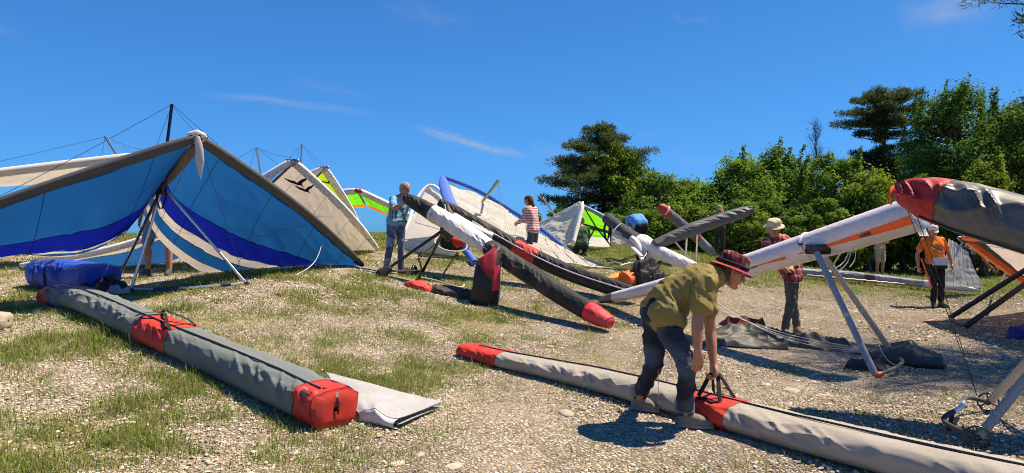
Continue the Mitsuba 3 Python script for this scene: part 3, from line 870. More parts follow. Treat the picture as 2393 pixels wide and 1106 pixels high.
for i in range(44):   # the rolled fold along the near edge
    pe, inn = P[i, -1], unit((P[i, 10] - P[i, -1]) * V(1, 1, 0))
    hgt = pe[2] - gz(pe[0], pe[1])
    Rm.append([pe - inn * .05 * math.sin(x) * (.4 + i / 44) + V(0, 0, -hgt * .5 * (1 - math.cos(x))) for x in np.linspace(0, math.pi, 9)])
put(f'{k}__fold', (np.array(Rm).reshape(-1, 3), grid_faces(44, 9)[:, ::-1]), 'mat_nylon', V(.50, .51, .52), var=.05)


def crumple(key, path, w, h, col, seed, part='cloth', mat='mat_nylon', amp=.5, n=150, sides=64, fr=3.0, lift=.0):
    """an emptied bag lying in folds along a path on the ground"""
    n0 = len(path)
    tt = np.linspace(0, 1, n)
    p = np.stack([np.interp(tt, np.linspace(0, 1, n0), path[:, k]) for k in range(3)], 1)
    t, s, u = frames(p, V(0, 0, 1))
    a = np.linspace(0, 2 * math.pi, sides, endpoint=False)
    L = np.concatenate([[0], np.cumsum(np.linalg.norm(np.diff(p, axis=0), axis=1))])
    end = np.clip(np.minimum(tt, 1 - tt) * 14, .08, 1) ** .5
    LL, AA = np.meshgrid(L, a, indexing='ij')
    q = np.stack([LL * fr + np.cos(AA) * .9, np.cos(AA) * 1.4 + LL * .8, np.sin(AA) * 1.1], -1)
    rd = 1.5 * crease(q, seed, 2.5) + .9 * crease(q * 2.1 + 4, seed + 1, 2.5) + .35 * crease(q * 4.6 + 9, seed + 2, 2) - .65
    k = 1 + amp * np.clip(rd, -.7, 1)
    W, H = w(tt) * end, h(tt) * end
    x = W[:, None] / 2 * np.cos(a) * (1 + .3 * (k - 1))
    z = np.clip(H[:, None] * (.25 + .75 * np.sin(a)) * k, -.01, None)
    P = p[:, None] + s[:, None] * x[..., None]
    P[..., 2] = gz(P[..., 0], P[..., 1]) + lift + z
    v = np.vstack([P.reshape(-1, 3), P[0].mean(0)[None], P[-1].mean(0)[None]])
    f = grid_faces(n, sides, True)
    m = len(v)
    j = np.arange(sides)
    f = np.vstack([f, np.stack([j, (j + 1) % sides, j * 0 + m - 2], 1), np.stack([(j + 1) % sides + (n - 1) * sides, j + (n - 1) * sides, j * 0 + m - 1], 1)])
    return put(f'{key}__{part}', (v, f), mat, col, var=.12, freq=6)


# the emptied grey bag under the white wing
def drape(key, path, w, H, col, seed, part, mat='mat_nylon', n=170, m=60, lift=.0):
    """an emptied bag spread in long loose folds over the ground"""
    tt = np.linspace(0, 1, n)
    p = np.stack([np.interp(tt, np.linspace(0, 1, len(path)), path[:, k]) for k in range(3)], 1)
    _, s, _ = frames(p, V(0, 0, 1))
    L = np.concatenate([[0], np.cumsum(np.linalg.norm(np.diff(p, axis=0), axis=1))])
    b = np.linspace(-1, 1, m)
    LL, B = np.meshgrid(L, b, indexing='ij')
    edge = 1 + .5 * (meshkit.fbm(np.stack([LL * 2.2, np.sign(B) * 4, LL * 0 + seed], -1), 3) - .5)
    X = w(tt)[:, None] / 2 * B * edge
    warp = .25 * (meshkit.noise(np.stack([LL * 1.6, X * 2, LL * 0 + seed], -1)) - .5)
    f1 = crease(np.stack([LL * 1.1 + 3 * warp, (X + warp) * 5.0, LL * 0], -1), seed, 3.2)
    f2 = crease(np.stack([LL * 4.2 + X * 3, (X + warp) * 9 - LL * 2.5, LL * 0 + 7], -1), seed + 1, 3.5)
    f3 = crease(np.stack([LL * 9 - X * 6, X * 12 + LL * 3, LL * 0 + 3], -1), seed + 2, 2.0)
    mound = meshkit.fbm(np.stack([LL * 1.7, X * 3, LL * 0 + seed], -1), 2)
    ends = np.clip(np.minimum(tt, 1 - tt) * 12, 0, 1)[:, None] ** .5
    z = H(tt)[:, None] * (.05 + .85 * f1 + .40 * f2 + .06 * f3 + .5 * np.clip(mound - .42, 0, 1)) * (1 - np.abs(B) ** 3.5) ** .6 * ends
    P = p[:, None] + s[:, None] * X[..., None]
    P[..., 2] = gz(P[..., 0], P[..., 1]) + lift + np.maximum(z, .0) + .006
    return put(f'{key}__{part}', (P.reshape(-1, 3), grid_faces(n, m)), mat, col, var=.12, freq=6)


k = thing('emptied_bag', 'emptied dark grey glider bag lying crumpled on the gravel under the white wing', 'bag')
p1 = spl([G(1655, 785), G(1760, 792), G(1900, 812), G(2060, 832), G(2120, 845)], 90)
drape(k, p1, knots([(0, .45), (.5, .62), (1, .6)]), knots([(0, .09), (.3, .17), (.45, .19), (.7, .11), (1, .12)]), V(.052, .060, .056), 5, 'cloth')
p2 = spl([G(1640, 806), G(1760, 812), G(1840, 818)], 40)
drape(k, p2, knots([(0, .28), (1, .24)]), knots([(0, .08), (1, .08)]), V(.075, .08, .076), 6, 'pale_lining', n=70, m=30, lift=.015)
p3 = spl([G(2050, 842), G(2130, 852), G(2212, 858)], 40)
crumple(k, p3, knots([(0, .50), (.6, .58), (1, .34)]), knots([(0, .14), (.5, .24), (1, .10)]), V(.035, .038, .038), 7, part='bag_end', mat='mat_ripstop', amp=.22, n=90, fr=2.2)
p4 = spl([G(1690, 778), G(1740, 780), G(1790, 786)], 30)
drape(k, p4, knots([(0, .22), (1, .22)]), knots([(0, .16), (1, .15)]), V(.12, .018, .018), 9, 'red_lining', n=50, m=30, lift=.09)
k = thing('crumpled_jacket', 'dark blue black cloth heaped on the ground beside the foot of the white wing frame', 'jacket')
drape(k, spl([G(1978, 858), G(2020, 862), G(2070, 866)], 30), knots([(0, .28), (1, .28)]), knots([(0, .12), (1, .14)]), V(.02, .022, .032), 12, 'cloth', n=60, m=40)
k = thing('bungee_cord', 'white cord curling on the ground at the foot of the white wing frame', 'cord')
f1, f2 = G(2052, 888), G(2098, 858)
put(k + '__cord', tube(spl([f2 + V(-.18, .1, .30), f2 + V(-.15, 0, .12), f2 + V(-.02, -.02, .02), f2 + V(.08, -.15, .02), f2 + V(.02, -.22, .01)], 26), .006, 6), 'mat_gloss', V(.55, .56, .50))
put(k + '__cord', tube(spl([f1 + V(-.05, -.02, .02), f1 + V(-.3, .12, .02), f1 + V(-.5, .20, .025), f1 + V(-.62, .14, .012)], 20), .006, 6), 'mat_gloss', V(.55, .56, .50))

# blue harness bag left of the blue glider
k = thing('kit_bag', 'bulging royal blue kit bag with a grey strap lying left of the blue glider frame', 'bag')
w = knots([(0, .36), (.08, .46), (.5, .52), (.92, .50), (1, .36)])
h = knots([(0, .34), (.08, .42), (.5, .44), (.92, .40), (1, .30)])
a, b = G(66, 672), G(236, 690)
path = spl([a + V(.02, .2, 0), (a + b) / 2 + V(0, .2, 0), b + V(-.03, .12, 0)], 60)
path[:, 2] = gz(path[:, 0], path[:, 1]) + .2
BLUE = V(.012, .050, .36)
bag(k, path, w, h, [(0, .985, 'cover', BLUE), (.985, 1, 'bag_end', BLUE)], wr=.16, seed=22, e=.62, fold=.06)
put(k + '__strap', strip(along(path, w, h, np.full(24, .22), np.linspace(1.9, -1.1, 24), .02, .62), .05, V(0, -1, .2), .006), 'mat_cloth', V(.10, .10, .10))
put(k + '__strap', strip(along(path, w, h, np.full(24, .40), np.linspace(1.2, -1.1, 24), .02, .62), .03, V(0, -1, .2), .006), 'mat_cloth', V(.012, .014, .05))
q = along(path, w, h, np.linspace(.4, .93, 30), np.full(30, .52), .018, .62)
put(k + '__zip', tube(q, .007, 5), 'mat_gloss', V(.05, .06, .16))
k = thing('flight_harness', 'black and silver flight harness crumpled beside the blue kit bag', 'harness')
drape(k, spl([G(215, 690), G(262, 690), G(305, 684)], 30), knots([(0, .42), (1, .34)]), knots([(0, .26), (.4, .30), (1, .14)]), V(.020, .020, .022), 31, 'cloth', n=70, m=44)
drape(k, spl([G(258, 693), G(280, 693), G(298, 690)], 30), knots([(0, .16), (1, .14)]), knots([(0, .22), (1, .16)]), V(.30, .30, .29), 33, 'silver_panel', n=50, m=30, lift=.03)
put(k + '__buckle', box(G(225, 694) + V(0, -.03, .05), .05, .03, .08), 'mat_gloss', V(.6, .03, .02))

# ------------------------------------------------------------------ hang gliders
WHITE, CREAM = V(.68, .68, .66), V(.50, .465, .40)


def on_ground(P, dz):
    P[..., 2] = np.maximum(P[..., 2], gz(P[..., 0], P[..., 1]) + dz)
    return P


def half_sail(N, le, keel, root, tip, sag, seed, n=46, m=40, v0=0.0, v1=1.0, power=1.0, gap=.03):
    """points of one half of a sail: le = points of the leading edge from nose to tip, chords along the keel's direction"""
    u = np.linspace(0, 1, n)
    E = np.stack([np.interp(u, np.linspace(0, 1, len(le)), le[:, k]) for k in range(3)], 1)
    v = np.linspace(v0, v1, m)
    chord = root * (1 - u) ** power + tip * u
    kd = np.asarray(keel)
    P = E[:, None] + kd * (chord[:, None] * v[None])[..., None]
    if sag < 0:      # tight half: the cloth hangs in front and runs level behind
        drop = -sag * (np.sin(np.minimum(v / .72, 1) * np.pi / 2)[None] - (.10 + .42 * sst(.2, .42, u))[:, None] * np.clip((v - .72) / .28, 0, 1)[None])
    else:
        drop = sag * v ** 1.3
    bell = np.sin(np.pi * np.clip(u, 0, 1) ** .68) ** .7 if sag >= 0 else np.interp(u, [0, .03, .07, .12, .18, .27, .36, .46, .7, 1], [0, .45, .82, .97, 1, .90, .74, .60, .32, 0])
    P[..., 2] -= bell[:, None] * (drop if drop.ndim == 2 else drop[None])
    q = np.stack([u[:, None] * 7 + 0 * v, u[:, None] * 2 + v[None] * 2.5, 0 * u[:, None] + 0 * v + seed], -1)
    P[..., 2] += .05 * (meshkit.fbm(q, 2, seed) - .5) * v[None] * bell[:, None] * 2
    q = np.stack([u[:, None] * 22 + v[None] * 3, v[None] * 1.2 + 0 * u[:, None], 0 * u[:, None] + 0 * v], -1)
    P[..., 2] += (.030 * crease(q, seed + 3, 2.0) + .022 * crease(np.stack([u[:, None] * 9 - v[None] * 6, v[None] * 5 + u[:, None] * 4, 0 * u[:, None] + 0 * v], -1), seed + 4, 2.5)) * bell[:, None] * (.3 + .7 * np.sin(np.pi * v))[None]
    return on_ground(P, gap)


def glider(key, N, right, left, stripes, le_col, root=2.3, tip=.45, sag=.35, le_r=.06, seed=1, keel_len=3.3, keel_dir=None, king=None, frame=None, king_col=V(.05, .05, .05), sail_mat='mat_sail',
           bend=.10, wires=True, battens=5, le_mat='mat_cloth', halves=(1, 1), power=1.0, nose=True, grip=None, left_stripes=None):
    """right, left: wing tips. stripes: (v0, v1, name, colour) from the leading edge back"""
    N, right, left = V(*N), V(*right), V(*left)
    mid = unit(unit(right - N) + unit(left - N)) if keel_dir is None else unit(keel_dir)
    keel_end = N + mid * keel_len
    keel_end[2] = max(keel_end[2], float(gz(keel_end[0], keel_end[1])) + .06)
    kd = unit(keel_end - N)
    sags = sag if isinstance(sag, tuple) else (sag, sag)
    sags = (sags[0], -sags[1]) if isinstance(sag, tuple) else sags
    bends = bend if isinstance(bend, tuple) else (bend, bend)
    for side, tp in enumerate((right, left)):
        if not halves[side]:
            continue
        le = spl([N + unit(tp - N) * .03, N + (tp - N) * .5 + V(0, 0, bends[side] * .6) - kd * .06, tp], 50)
        rr = np.interp(np.linspace(0, 1, 50), [0, .06, .75, 1], [le_r * .8, le_r, le_r * .95, le_r * .55])
        n_sl = 42
        ks = put(f'{key}__leading_edge', tube(le[:n_sl], rr[:n_sl], 14, True, .72, V(0, 0, 1)), le_mat, le_col, var=.16, freq=12)
        put(f'{ks}__tip_sleeve', tube(le[n_sl - 1:], rr[n_sl - 1:] + .004, 12, True, .8, V(0, 0, 1)), le_mat, le_col * .75, var=.2, freq=14)
        for v0, v1, nm, col in (stripes if side == 0 or left_stripes is None else left_stripes):
            m = max(4, int(40 * (v1 - v0)))
            P = half_sail(N, le, kd, root, tip, sags[side], seed + side, 46, m, v0, v1, power)
            ks2 = put(f'{key}__{nm}', (P.reshape(-1, 3), grid_faces(*P.shape[:2])), sail_mat, col, var=.10, freq=2.0)
            if v0 > 0:
                put(f'{ks2}__seam', tube(P[::2, 0], .005, 4), 'mat_cloth', np.asarray(col) * .6)
        for i in range(battens):
            P = half_sail(N, le, kd, root, tip, sags[side], seed + side, 46, 24, 0.04, .97, power)
            j = int(4 + i * 38 / max(battens - 1, 1) * .92)
            q = P[j] + V(0, 0, -.004)
            put(f'{key}__batten', tube(q[::2], .0035, 5), sail_mat, stripes[0][3])
    put(f'{key}__keel', tube(np.array([N, (N + keel_end) / 2, keel_end]) - V(0, 0, .05), .024, 10), 'mat_metal', V(.22, .22, .23))
    if nose:
        kn = f'{key}__nose_plate'
        c = N - V(0, 0, .02)
        kn = put(kn, hull((c + V(-.09, 0, .02), .03), (c + V(.09, 0, .02), .03), (c + kd * .16, .03), (c + V(0, 0, -.06), .025)), 'mat_metal', V(.35, .34, .33), smooth=40)
        for s_ in (-1, 1):
            put(f'{kn}__bolt', bar(c + V(s_ * .05, -.02, .03), c + V(s_ * .05, -.06, .03), .014), 'mat_metal', V(.05, .05, .05))
    apex = N + kd * 1.42 - V(0, 0, .07)
    if king is not None:
        top = V(*king)
        put(f'{key}__king_post', bar(apex + V(0, 0, .1), top, .020, 10), 'mat_metal', king_col)
        if wires:
            for e in (N + V(0, 0, .05), keel_end, N + (right - N) * .62 + V(0, 0, .06), N + (left - N) * .62 + V(0, 0, .06)):
                sagp = (top + e) / 2 - V(0, 0, .03)
                put(f'{key}__wire', tube(spl([top, sagp, e], 7), .0032, 4), 'mat_gloss', V(.03, .03, .035))
    if frame is not None:
        a, b, bar_col, up_col = frame[:4]
        a, b = V(*a), V(*b)
        for c in (a, b):
            ku = put(f'{key}__upright', bar(apex, c, .019, 10, 1.0), 'mat_metal', up_col)
            put(f'{ku}__corner_fitting', hull((c + V(-.03, 0, 0), .024), (c + V(.03, 0, 0), .024)), 'mat_gloss', V(.05, .05, .05))
        base = spl([a, a + (b - a) * .28 + V(.0, -.10, -.01), a + (b - a) * .72 + V(.0, -.10, -.01), b], 24)
        kb = put(f'{key}__base_bar', tube(base, .017, 10), 'mat_metal', bar_col)
        if grip is not None:
            for i0, i1 in ((5, 11), (18, 21)):
                put(f'{kb}__grip', tube(base[i0:i1], .021, 10), 'mat_cloth', grip)
        put(f'{key}__frame_top', hull((apex + V(0, 0, .05), .05), (apex + V(0, 0, -.08), .045)), 'mat_gloss', V(.03, .03, .03))
        if wires:
            for c in (a, b):
                put(f'{key}__wire', tube(np.array([c, (c + N) / 2, N]), .003, 4), 'mat_gloss', V(.04, .04, .045))
    return dict(apex=apex, kd=kd, keel_end=keel_end)


# --- the blue glider in front
CYAN, DARKB = V(.011, .090, .285), V(.006, .014, .24)
N = A(462, 322, 7.8)
k = thing('hang_glider', 'blue hang glider with dark blue and cream stripes standing on its frame, nose raised', 'hang glider')
RT, LT = on(*G(846, 628)[:2], .07), on(-8.15, 6.9, .07)
fa, fb = G(306, 688) + V(0, 0, .06), G(574, 672) + V(0, 0, .06)
g = glider(k, N, RT, LT, [(0, .58, 'sail_panel', CYAN), (.58, .75, 'sail_panel', DARKB), (.75, .83, 'sail_panel', CREAM * 1.1), (.83, .93, 'sail_panel', CYAN * .9), (.93, 1.0, 'sail_panel', CREAM)],
           V(.070, .075, .08), root=2.35, tip=.6, sag=(.86, .52), le_r=.085, seed=4, keel_len=3.6, keel_dir=V(-.655, .70, -.30), king=A(402, 244, 9.0), king_col=V(.03, .03, .03),
           frame=(fa, fb, V(.75, .75, .75), V(.62, .62, .63)), battens=4, grip=V(.02, .03, .20), bend=.14,
            left_stripes=[(0, .50, 'sail_panel', CYAN), (.50, .80, 'sail_panel', DARKB), (.80, .87, 'sail_panel', CREAM * 1.1), (.87, .95, 'sail_panel', CYAN * .9), (.95, 1.0, 'sail_panel', CREAM)])
ap, kd = g['apex'], g['kd']
# fabric tongue (nose cover) hanging from the nose
q = spl([N + V(.02, -.06, .0), A(466, 352, 7.72), A(467, 385, 7.72), A(469, 419, 7.72)], 20)
put(k + '__nose_cover', strip(q, .12, V(0, -1, .1), .012) if False else (lambda t: t)(tube(q, np.interp(np.linspace(0, 1, 20), [0, .25, .6, 1], [.03, .045, .052, .006]), 12, True, .35, V(0, -1, 0))), 'mat_cloth', V(.40, .40, .41), var=.2, freq=25)
put(k + '__nose_cover', hull((N + V(-.075, -.03, .035), .03), (N + V(.085, -.03, .02), .03), (N + V(0, -.02, .055), .035)), 'mat_cloth', V(.52, .50, .47), smooth=True)
put(k + '__keel_pocket', tube(np.array([N + kd * (.12 + 1.2 * t) + V(.03, -.02, -.05) for t in np.linspace(0, 1, 8)]), [.05, .055, .06, .06, .055, .055, .05, .04], 10), 'mat_cloth', V(.13, .12, .12), var=.3, freq=20)
for dx in (-.05, .05):   # hang strap
    q = spl([ap + V(dx, -.02, -.02), ap + V(dx * 1.2, -.04, -.16), ap + V(dx * .2, -.05, -.30)], 10)
    put(k + '__hang_strap', tube(q, .010, 6), 'mat_cloth', V(.012, .012, .012))
rear = A(268, 640, 9.6)
put(k + '__rear_strut', bar(ap, on(rear[0], rear[1], .02), .020, 10), 'mat_metal', V(.42, .38, .30))
w1, w2 = A(752, 572, 11.0), G(690, 646)
put(k + '__wire', tube(spl([w1, A(738, 608, 10.8), w2 + V(0, 0, .02)], 14), .006, 5), 'mat_gloss', V(.6, .6, .6))

# --- glider behind it on the left: cream leading edge and a king post
N2 = A(352, 362, 12.2)
k = thing('hang_glider', 'cream hang glider behind the blue one, its leading edge sloping to the left edge', 'hang glider')
glider(k, N2, on(-5.6, 16.8, .08), on(-14.4, 10.9, .65), [(0, 1, 'sail_panel', CREAM * 1.05)], V(.52, .49, .42), root=1.4, sag=.1, le_r=.11, seed=14,
       keel_dir=V(-.70, .66, -.12), king=A(245, 320, 13.6), king_col=V(.30, .28, .26), battens=2)
# --- the white glider with the two bird marks
N3 = A(683, 376, 11.0)
k = thing('hang_glider', 'off white hang glider with two black bird emblems on its sail, behind the blue one', 'hang glider')
RT3, LT3 = on(*G(882, 590)[:2], .08), on(-8.45, 11.5, .10)
g3 = glider(k, N3, RT3, LT3, [(0, .80, 'sail_panel', V(.42, .38, .33)), (.80, .90, 'sail_panel', V(.03, .10, .35)), (.90, 1, 'sail_panel', V(.6, .58, .53))], V(.66, .65, .62), root=2.3, tip=.5, bend=(.10, -.62),
            left_stripes=[(0, .25, 'sail_panel', V(.5, .46, .40)), (.25, .85, 'sail_panel', V(.02, .12, .36)), (.85, 1, 'sail_panel', V(.52, .49, .43))], sag=.45, le_r=.085,
            seed=24, keel_dir=V(-.62, .74, -.28), king=A(599, 345, 12.0), king_col=V(.45, .45, .46), battens=4)
le3 = spl([N3, N3 + (RT3 - N3) * .5 + V(0, 0, .06) - g3['kd'] * .06, RT3], 50)
P3 = half_sail(N3, le3, g3['kd'], 2.3, .5, .45, 24, 120, 120, 0, 1)


def bird(key, P, px, py, s, col=V(.015, .015, .017)):
    """a gliding bird cut from black cloth and sewn to the sail near where the sight line (px, py) meets it: two swept wings and a body"""
    from shapely.geometry import Polygon
    pts = np.array([(-1.0, .80), (-.78, .62), (-.55, .42), (-.36, .34), (-.16, .10), (.02, .16), (.30, .34), (.55, .36), (1.0, .52), (.74, .24), (.48, .10), (.26, .0), (.16, -.16), (.20, -.50), (.0, -.22), (-.22, -.16), (-.46, .06), (-.68, .20), (-.80, .42)])
    pv, pf = trimesh.creation.triangulate_polygon(Polygon(pts), engine='earcut')
    err = np.hypot(CX + FPX * P[..., 0] / P[..., 1] - px, CY - FPX * (P[..., 2] - EYE) / P[..., 1] - py)
    i, j = np.unravel_index(np.argmin(err), err.shape)
    i, j = int(np.clip(i, 4, P.shape[0] - 5)), int(np.clip(j, 4, P.shape[1] - 5))
    nn = unit(np.cross(P[i + 4, j] - P[i - 4, j], P[i, j + 4] - P[i, j - 4]))
    nn = nn if nn @ (V(0, 0, EYE) - P[i, j]) > 0 else -nn
    ex = unit(V(1, 0, -.15) - nn * (nn @ V(1, 0, -.15)))
    ey = np.cross(nn, ex)
    q = P[i, j] + nn * .035 + ex * pv[:, :1] * s + ey * pv[:, 1:] * s * 1.9
    put(key, (np.vstack([q, q + nn * .003]), np.vstack([pf, pf[:, ::-1] + len(q)])), 'mat_cloth', col, var=0)


bird(k + '__bird_emblem', P3, 700, 425, .20)
bird(k + '__bird_emblem', P3, 716, 440, .17)

# --- lime green nosed glider
N4 = A(757, 392, 14.0)
k = thing('hang_glider', 'lime green nosed hang glider with a small black bird emblem, behind the off white one', 'hang glider')
LIMEC = V(.38, .62, .02)
RT4 = on(-4.1, 18.6, .08)
g4 = glider(k, N4, RT4, on(-7.4, 14.9, .1), [(0, .8, 'sail_panel', LIMEC), (.8, 1, 'sail_panel', V(.6, .6, .55))], V(.66, .65, .62), root=2.2, tip=.5, sag=.4, le_r=.085, seed=34, keel_dir=V(-.6, .75, -.28),
            king=A(706, 337, 15.2), king_col=V(.45, .45, .46), battens=2)
le4 = spl([N4, N4 + (RT4 - N4) * .5 + V(0, 0, .06) - g4['kd'] * .06, RT4], 50)
bird(k + '__bird_emblem', half_sail(N4, le4, g4['kd'], 2.2, .5, .4, 34, 100, 100), 766, 424, .13)

# --- far glider with a bright green underside
N5 = A(837, 446, 19.0)
k = thing('hang_glider', 'distant hang glider with a bright green underside, left of the light blue t-shirt man', 'hang glider')
glider(k, N5, A(985, 520, 21.0), A(690, 470, 22.0), [(0, .86, 'sail_panel', V(.16, .62, .02)), (.86, 1, 'sail_panel', V(.75, .16, .03))], V(.52, .52, .53), root=1.0, tip=.5, sag=.08, le_r=.13,
       seed=44, keel_dir=V(.05, .9, -.38), keel_len=.7, battens=3, wires=False, bend=.02)
put(k + '__nose_cap', hull((N5 + V(-.02, -.11, .0), .06), (N5 + V(.10, -.11, -.03), .05)), 'mat_cloth', V(.25, .04, .04))


def sheet(key, c, mat, col, n=40, m=30, folds=.05, fr=(9, 2), seed=1, var=.05, sag=0.0, gap=.02, label=None):
    """a cloth panel between four corners, with folds running from its first edge"""
    P, a, b = quad([V(*x) for x in c], n, m)
    nn = unit(np.cross(P[-1, 0] - P[0, 0], P[0, -1] - P[0, 0]))
    q = np.stack([a * fr[1] + .5 * b, b * fr[0] + .8 * a, a * 0], -1)
    wrinkle = .9 * (meshkit.noise(q * V(.8, .6, 1), seed) - .5) + .7 * crease(q * V(.7, 1.1, 1) + 3, seed + 2, 2.0) + .35 * crease(q * V(1.1, 2.6, 1) + 7, seed + 3, 2.0)
    P = P + nn * (folds * wrinkle)[..., None]
    P[..., 2] -= sag * np.sin(a * np.pi) * np.sin(b * np.pi)
    P = on_ground(P, gap)
    return put(key, (P.reshape(-1, 3), grid_faces(n, m)), mat, col, var=var, freq=2.5, label=label), P


# --- white glider tipped up on one wing, its blue edged sail towards us
k = thing('hang_glider', 'white hang glider tipped sideways, with a blue edged raised wing and yellow king post', 'hang glider')
top, low, tipr, far_ = A(1036, 414, 17.4), A(1068, 508, 15.4), on(*G(1440, 631)[:2], .05), A(1262, 534, 17.2)
mid_lo = A(1150, 585, 15.0)
_, P = sheet(k + '__sail_panel', [top, low, mid_lo, A(1190, 490, 17.6)], 'mat_sail', WHITE * 1.02, 40, 40, .10, (9, 2.5), 51)
_, P = sheet(k + '__sail_panel', [A(1190, 490, 17.6), mid_lo, tipr, A(1330, 590, 16.6)], 'mat_sail', WHITE, 40, 40, .07, (12, 2), 52)
put(k + '__leading_edge', tube(spl([top, A(1120, 447, 17.55), A(1190, 489, 17.6), far_, A(1330, 588, 16.7)], 40), .055, 10), 'mat_cloth', V(.05, .12, .42), var=.2)
put(k + '__wing_tip', tube(spl([top + V(-.02, 0, .02), A(1040, 440, 16.8), A(1052, 475, 16.1), low], 20), np.interp(np.linspace(0, 1, 20), [0, .2, .7, 1], [.06, .14, .15, .08]), 12, True, .4), 'mat_nylon', V(.06, .14, .50), var=.15)
put(k + '__king_post', bar(A(1126, 474, 16.4), A(1165, 421, 16.2), .035, 8), 'mat_metal', V(.52, .42, .14))
put(k + '__king_post_foot', bar(A(1124, 500, 16.4), A(1129, 476, 16.4), .03, 8), 'mat_metal', V(.5, .5, .5))
for i in range(7):
    a0, b0 = A(1060 + 3 * i, 430 + 12 * i, 16.3 - .1 * i), None
    q = P[2 + 5 * i] + V(0, -.02, .012)
    put(k + '__rib_seam', tube(q[::3], .012, 4), 'mat_cloth', V(.52, .51, .50))
for dx in (0, 2):
    put(k + '__wire', tube(np.array([A(1165, 422, 16.2), A(1166 + dx, 450, 16.3), A(1170 + 3 * dx, 482, 16.8)]), .005, 4), 'mat_gloss', V(.4, .4, .4))
# --- the white sail standing behind the blue shirt man
k = thing('hang_glider', 'white sail on edge between the light blue t-shirt man and the tipped white glider', 'hang glider')
sheet(k + '__sail_panel', [A(1000, 434, 18.7), A(918, 600, 16.8), A(1062, 598, 16.8), A(1050, 470, 18.5)], 'mat_sail', WHITE * 1.12, 40, 40, .03, (4, 3), 55, gap=.0)
put(k + '__leading_edge', tube(spl([A(918, 602, 17.0), A(955, 520, 17.8), A(986, 448, 18.5), A(1003, 434, 18.6), A(1040, 462, 18.4), A(1060, 500, 18.1)], 30), .05, 10), 'mat_cloth', V(.66, .64, .63))
put(k + '__tip_sleeve', tube(spl([A(1070, 560, 15.6), A(1092, 590, 15.2), on(*G(1112, 622)[:2], .05)], 16), .085, 10), 'mat_nylon', V(.06, .14, .50), var=.15)
for i in range(3):
    put(k + '__seam', tube(np.array([A(950 + 20 * i, 560 - 40 * i, 17.05 + .15 * i), A(1000 + 12 * i, 566 - 34 * i, 17.0 + .15 * i), A(1050, 574 - 30 * i, 17.0 + .15 * i)]), .008, 4), 'mat_cloth', V(.45, .44, .44))

# --- green, black and white glider further back, with a white wing tip fin in front
k = thing('hang_glider', 'green, black and white hang glider facing away, a white wing tip raised before it', 'hang glider')
tp = A(1362, 473, 18.0)
put(k + '__wing_tip', tube(spl([tp, A(1352, 515, 17.8), A(1338, 571, 17.5)], 20), np.interp(np.linspace(0, 1, 20), [0, .12, 1], [.06, .15, .13]), 12, True, .5), 'mat_cloth', WHITE)
sheet(k + '__sail_panel', [A(1358, 474, 18.1), A(1335, 570, 17.6), A(1300, 568, 17.6), A(1265, 528, 18.6)], 'mat_sail', V(.66, .68, .70), 30, 30, .08, (6, 3), 61)
put(k + '__leading_edge', tube(spl([A(1248, 530, 18.8), A(1300, 505, 18.5), A(1357, 474, 18.1)], 20), .05, 10), 'mat_cloth', V(.55, .58, .62))
put(k + '__king_post', bar(A(1303, 512, 18.6), A(1268, 462, 18.4), .030, 8), 'mat_metal', V(.5, .5, .5))
nz = A(1366, 484, 19.6)
for (u0, u1, nm, col, sd) in ((0, .42, 'sail_panel', V(.20, .68, .02), 62), (.42, .56, 'sail_panel', V(.02, .02, .02), 63), (.56, .80, 'sail_panel', V(.20, .68, .02), 64), (.80, 1.25, 'sail_panel', V(.66, .67, .66), 65)):
    tl, tr_, bl, br = A(1352, 478, 19.8), A(1420, 520, 19.2), A(1330, 566, 20.6), A(1425, 566, 20.0)
    c4 = [tl + (bl - tl) * u0, tl + (bl - tl) * u1, tr_ + (br - tr_) * u1, tr_ + (br - tr_) * u0]
    sheet(f'{k}__{nm}', c4, 'mat_sail', col, 20, 12, .03, (4, 3), sd, gap=.06)
put(k + '__leading_edge', tube(spl([A(1362, 482, 19.6), A(1395, 498, 19.3), A(1440, 524, 18.8)], 16), .06, 10), 'mat_cloth', V(.35, .36, .38))
for a_, b_ in (((1366, 486), (1392, 530)), ((1392, 530), (1428, 575)), ((1392, 530), (1370, 572)), ((1338, 560), (1362, 585))):
    put(k + '__strut', bar(A(*a_, 19.4), A(*b_, 19.2), .022, 8), 'mat_metal', V(.04, .04, .045))

# --- glider being rolled up in the middle: dark half sleeve, white rolled sail, white legs
k = thing('folded_glider', 'half packed glider with a rolled white sail and a dark sleeve, standing on white legs', 'hang glider')
axis = spl([A(1418, 510, 15.6), A(1495, 566, 14.9), A(1600, 616, 14.2), A(1690, 662, 13.4)], 60)
w = knots([(0, .26), (.3, .30), (.36, .32), (.7, .26), (1, .2)])
bag(k, axis, w, w, [(0, .31, 'dark_sleeve', V(.06, .068, .08)), (.31, 1.0, 'cover', WHITE * .95)], wr=.10, seed=71, e=1.0, mat='mat_cloth')
put(k + '__sail_roll', tube(spl([A(1476, 556, 14.8), A(1490, 572, 14.7), A(1500, 590, 14.7), A(1514, 578, 14.8)], 16), .09, 10, True, .7), 'mat_cloth', WHITE * .9, var=.2, freq=12)
put(k + '__sail_roll', tube(spl([A(1486, 552, 15.0), A(1508, 554, 14.9), A(1528, 570, 14.8)], 14), .07, 10, True, .7), 'mat_cloth', WHITE * .9, var=.2, freq=12)
sheet(k + '__hanging_sail', [A(1432, 520, 15.3), A(1426, 568, 15.0), A(1492, 578, 14.7), A(1492, 562, 14.85)], 'mat_sail', V(.62, .60, .57), 24, 24, .06, (5, 3), 72, sag=-.0)
for a_, b_ in (((1490, 585), (1512, 632)), ((1520, 592), (1500, 634)), ((1476, 576), (1500, 600))):
    put(k + '__leg', bar(A(*a_, 14.7), A(*b_, 14.3), .05, 10, .5), 'mat_gloss', WHITE * .85)
